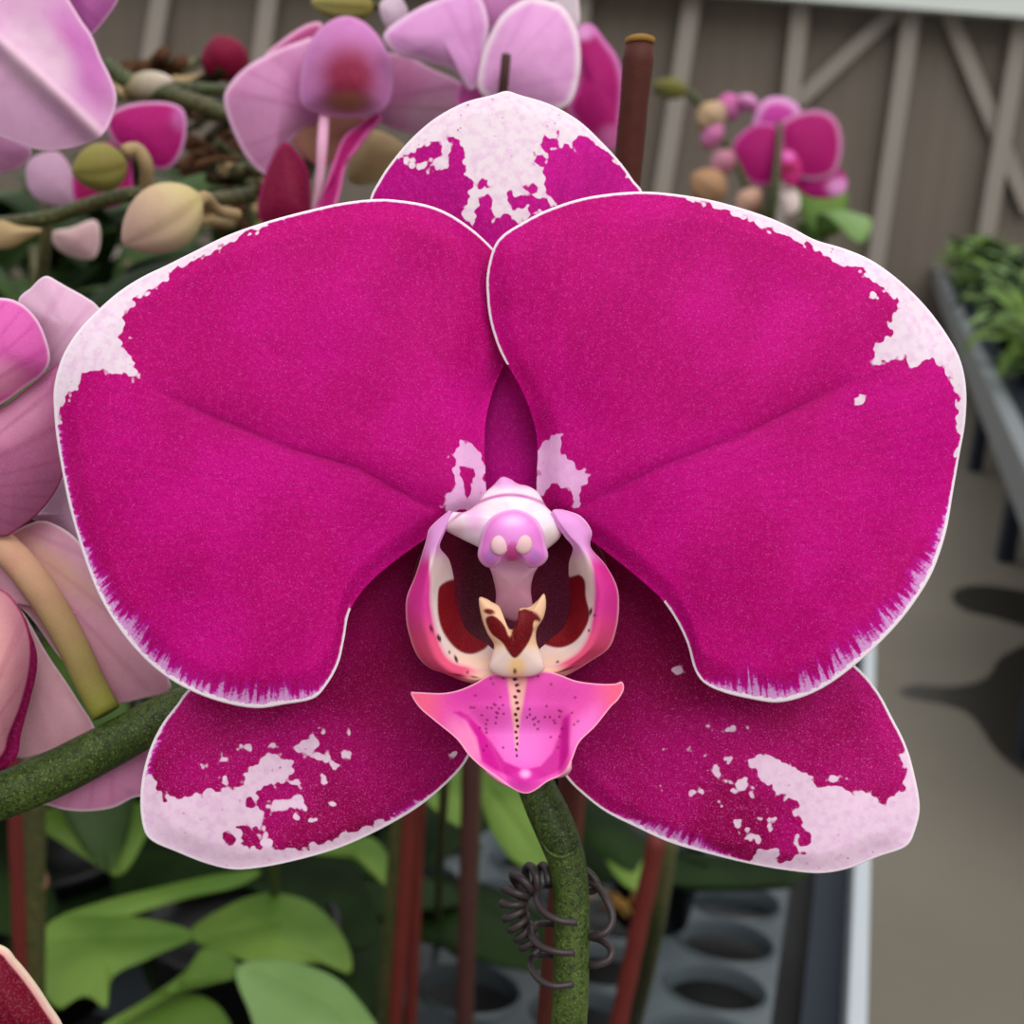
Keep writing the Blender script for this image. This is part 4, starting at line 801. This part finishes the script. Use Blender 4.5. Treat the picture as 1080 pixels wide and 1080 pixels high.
sheet('sepal', [(400, 5), (418, -5), (430, 10), (425, 28), (408, 30)], flat(z+.012, .002), M['tint'], pe, N=50, M=10, colf=tintc((214, 190, 208), (226, 204, 218), 3))
tube('stem_tip', [P(534, 58, z-.012), P(532, 80, z-.012), P(529, 108, z-.01)], .0011, M['staked'], pe, n=10)
tube('stem', [P(520, 100, z+.008), P(500, 250, z+.03), P(480, 600, .42), hit(460, 1000, z=TZ)], .0022, M['stemb'], pe, n=30)
bud('bud', P(395, 8, .36), P(328, 2, .36), .0042, M['bud'], pe, (140, 132, 66), (164, 158, 96), 'yellow green bud')
tube('bud_stalk', [P(394, 8, .36), P(404, 2, .36), P(425, -10, .355), P(470, -30, .35)], .001, M['stemb'], pe, n=14)
# magenta petal right of it
pf = empty('moth_orchid', P(630, 100, .43), 'half seen magenta orchid flower with a pale rim left of the brown stake', 'orchid')
sheet('petal', [(605, 40), (612, 27), (625, 26), (638, 42), (652, 62), (658, 90), (656, 125), (655, 150), (640, 158), (615, 140), (598, 115), (608, 80)], flat(.42, .005), M['tint'], pf, (630, 90), colf=lambda x, y, E, T: paint(x, y, (168, 8, 106), [(5-E, (206, 110, 176), 4), (ell(x, y, 614, 34, 12, 8), (220, 150, 206), 5), (ell(x, y, 645, 145, 14, 12), (200, 100, 160), 7)]))
sheet('sepal', [(590, 105), (612, 98), (625, 120), (620, 150), (595, 140)], flat(.43, .003), M['tint'], pf, N=50, M=12, colf=tintc((150, 70, 90), (170, 90, 110), 3))
tube('stem', [P(625, 140, .43), P(620, 300, .45), P(612, 600, .5), hit(600, 980, z=TZ)], .002, M['stemb'], pf, n=30)

# small flower at right
pg = empty('moth_orchid', P(818, 260, 1.1), 'distant small magenta orchid spray with buds in front of the grey wall', 'orchid')
z = 1.08
gfl = tube('flower', [P(822, 160, z+.01), P(818, 185, z+.012), P(815, 215, z+.02)], .004, M['stemb'], pg, n=10, label='small open magenta flower')
sheet('petal', [(772, 158), (780, 142), (800, 130), (822, 135), (828, 165), (818, 190), (800, 196), (782, 184)], flat(z, .006), M['tint'], gfl, N=80, M=18, colf=tintc((164, 4, 104), (206, 100, 170), 3))
sheet('petal', [(822, 135), (835, 122), (860, 116), (880, 124), (888, 145), (886, 170), (876, 186), (850, 190), (828, 175)], flat(z, .006), M['tint'], gfl, N=80, M=18, colf=tintc((168, 4, 104), (206, 130, 176), 4))
sheet('sepal', [(795, 135), (800, 112), (815, 102), (835, 106), (845, 120), (830, 138)], flat(z+.006, .004), M['tint'], gfl, N=60, M=14, colf=tintc((196, 60, 160), (228, 160, 214), 7))
sheet('sepal', [(840, 175), (870, 172), (890, 182), (893, 198), (880, 208), (855, 208), (838, 195)], flat(z+.005, .004), M['tint'], gfl, N=60, M=14, colf=lambda x, y, E, T: paint(x, y, (166, 8, 108), [(ell(x, y, 885, 198, 12, 10), (224, 150, 208), 6)]))
sheet('lip', [(824, 160), (832, 158), (842, 166), (846, 182), (838, 196), (826, 192), (820, 176)], flat(z-.012, .004), M['tint'], gfl, N=50, M=12, colf=lambda x, y, E, T: paint(x, y, (196, 40, 120), [(ell(x, y, 831, 164, 7, 5), (224, 110, 190), 3), (ell(x, y, 832, 178, 7, 4), (120, 20, 40), 3)]))
sheet('sepal', [(822, 205), (832, 196), (843, 206), (842, 222), (828, 226)], flat(z-.004, .004), M['tint'], gfl, N=40, M=10, colf=tintc((222, 204, 200), (230, 214, 210), 2))
bud('bud', P(762, 134, z), P(738, 112, z), .013, M['bud'], pg, (176, 150, 130), (190, 160, 120)); bud('bud', P(770, 128, z+.01), P(768, 98, z+.01), .011, M['bud'], pg, (206, 120, 180), (190, 90, 150))
bud('bud', P(785, 116, z), P(792, 100, z), .009, M['bud'], pg, (214, 120, 190), (206, 150, 186)); bud('bud', P(760, 150, z), P(742, 136, z), .011, M['bud'], pg, (200, 120, 160), (196, 110, 170))
bud('bud', P(764, 208, z), P(730, 184, z), .014, M['bud'], pg, (166, 130, 96), (172, 132, 100)); bud('bud', P(772, 180, z), P(752, 162, z), .011, M['bud'], pg, (180, 110, 130), (186, 130, 150))
bud('bud', P(800, 222, z), P(778, 205, z), .013, M['bud'], pg, (150, 104, 84), (206, 170, 150))
tube('stem', [P(822, 130, z+.0), P(820, 170, z-.014), P(814, 220, z-.01), P(808, 300, z+.03), P(790, 520, 1.2), hit(770, 760, z=TZ)], [.002, .0026, .0036, .004, .004, .004], M['stemb'], pg, n=40)
tube('branch', [P(690, 96, z), P(712, 92, z), P(735, 106, z), P(765, 150, z), P(790, 200, z), P(812, 240, z)], [.003]*6, M['stemb'], pg, n=30)
bud('bud', P(726, 96, z), P(688, 90, z), .008, M['bud'], pg, (110, 108, 50), (104, 104, 54))

# ------------------------------------------------------------------ leafy plants further along the bench
def leafy(label, x, y, zz, n, L, Wd, mats, group, seed, spread=1.0, el=(.3, 1.2)):
    rr = random.Random(seed); b = P(x, y, zz); base = Vector((b.x, b.y, TZ))
    o = empty('leafy_orchid_plant', base, label, 'orchid', group)
    pot(o, base+Vector((0, 0, .001)), .055, .1)
    hgt = b.z-TZ
    if hgt > .16:
        tube('stem', [base+Vector((0, 0, .08)), base+Vector((.01, 0, hgt*.5)), base+Vector((0, .01, hgt))], [.006, .005, .003], M['stemb'], o, n=16)
    for i in range(n):
        zb = base.z+(.1 if hgt <= .16 else rr.uniform(.35, 1.0)*hgt)
        leaf((base.x, base.y, zb), rr.uniform(0, 6.28), L*rr.uniform(.7, 1.2), Wd*rr.uniform(.7, 1.1), rr.uniform(*el), rr.uniform(.8, 1.8), M[rr.choice(mats)], o)
    return o
bg = [(30, 260, .75), (130, 275, .88), (70, 225, 1.12), (235, 190, 1.35), (-20, 215, .98)]
names = ['dark leafy orchid behind the mauve petals and the green spike at left', 'dark leafy orchid directly below the cream bud', 'dark leafy orchid below the spent pale petal at upper left', 'farthest dark leafy orchid, beside and below the crimson bud', 'dark leafy orchid at the left edge under the pale petal']
for i, ((x, y, zz), nm_) in enumerate(zip(bg, names)):
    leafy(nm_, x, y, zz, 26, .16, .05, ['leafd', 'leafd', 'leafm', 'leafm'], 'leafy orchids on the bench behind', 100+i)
leafy('green leafed plant below the distant magenta spray', 872, 240, 1.6, 22, .13, .06, ['leaf', 'leafp', 'leaf'], None, 77)

for i, (x, y, zz, sd2, nm_) in enumerate(((230, 960, .98, 6, 'low dark leafed orchid under the bright strap leaves'), (370, 930, 1.02, 8, 'low dark leafed orchid between the red stake pair and the coiled clip'), (290, 870, 1.2, 12, 'low dark leafed orchid under the left sepal'))):
    b = hit(x, y, z=TZ+.06)
    o = empty('leafy_orchid_plant', (b.x, b.y, TZ), nm_, 'orchid', 'low dark orchids at lower left'); pot(o, (b.x, b.y, TZ+.001), .04, .06); rr = random.Random(sd2)
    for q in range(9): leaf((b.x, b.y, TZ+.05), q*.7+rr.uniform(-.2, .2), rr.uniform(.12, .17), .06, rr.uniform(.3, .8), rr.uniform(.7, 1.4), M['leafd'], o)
# ------------------------------------------------------------------ far bench at right
B2 = .62
q0 = hit(1080, 500, z=B2); q1 = hit(985, 285, z=B2); d2 = (q1-q0).normalized(); s2v = Vector((d2.y, -d2.x, 0))
q0 = q0-d2*1.2
fb_ = empty('growing_bench', (q0.x+1, q0.y+2, 0), 'far growing bench with a grey metal edge and dark legs at the right edge', 'bench')
beam('edge_rail', q0, q1, .05, .12, M['galv'], fb_)
beam('bench_top', q0+s2v*.75-Vector((0, 0, .02)), q1+s2v*.75-Vector((0, 0, .02)), 1.45, .06, M['benchdark'], fb_)
for (x, y) in ((1028, 497), (1060, 592), (1085, 800)):
    f_ = hit(x, y, z=0); beam('leg', f_, f_+Vector((0, 0, B2-.06)), .055, .055, M['benchdark'], fb_, upv=(0, 1, 0))
L2 = (q1-q0).length
ORD = ['nearest', 'second nearest', 'third nearest', 'fourth nearest', 'fifth nearest', 'sixth nearest', 'seventh nearest', 'eighth nearest', 'ninth nearest', 'tenth nearest', 'farthest']
for i in range(11):
    for j in range(1):
        t_ = 2.3+i*(L2-3.5)/10; s_ = .2+j*.52; c = q0+d2*t_+s2v*s_; rr = random.Random(500+i*7+j)
        o = empty('bushy_pot_plant', (c.x, c.y, B2+.01), 'bushy pot plant in the row along the far bench, %s' % (ORD[i]+' to the viewer' if i < 10 else 'farthest from the viewer'), 'pot plant', 'bushy pot plants on the far bench')
        pot(o, (c.x, c.y, B2+.011), .1, .16)
        V = []; Fc = []
        for q in range(90):
            vb, fb2 = leaf_geo((c.x+rr.uniform(-.12, .16), c.y+rr.uniform(-.14, .14), B2+.12+rr.uniform(0, .16)), rr.uniform(0, 6.28), rr.uniform(.12, .22), rr.uniform(.05, .1), rr.uniform(-.1, 1.1), rr.uniform(.5, 1.8), n=6, k=3)
            b0 = len(V); V += vb; Fc += [tuple(b0+a for a in f) for f in fb2]
        link('foliage', V, Fc, M[rr.choice(['leafd', 'leaf', 'leafd', 'leafp'])], o, (c.x, c.y, B2+.15))

# ------------------------------------------------------------------ shadows on the floor, put in as thin dark slabs
def floor_shadow(pts, label):
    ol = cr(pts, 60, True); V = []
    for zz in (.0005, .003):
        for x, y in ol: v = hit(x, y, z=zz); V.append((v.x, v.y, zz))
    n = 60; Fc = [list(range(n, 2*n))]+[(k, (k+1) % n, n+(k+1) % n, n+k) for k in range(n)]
    o = link('painted_shadow', V, Fc, M['floorshade'], None, None, False); tag(o, label, 'painted floor shadow')
floor_shadow([(1003, 628), (1015, 619), (1040, 617), (1075, 622), (1110, 630), (1110, 668), (1080, 660), (1045, 650), (1015, 642)], 'dark oval painted shadow on the concrete floor, upper of the two')
floor_shadow([(948, 729), (965, 722), (1005, 724), (1040, 715), (1060, 690), (1120, 682), (1120, 830), (1080, 815), (1050, 790), (1025, 755), (1000, 743), (965, 736)], 'large dark pointed painted shadow on the concrete floor, lower of the two')
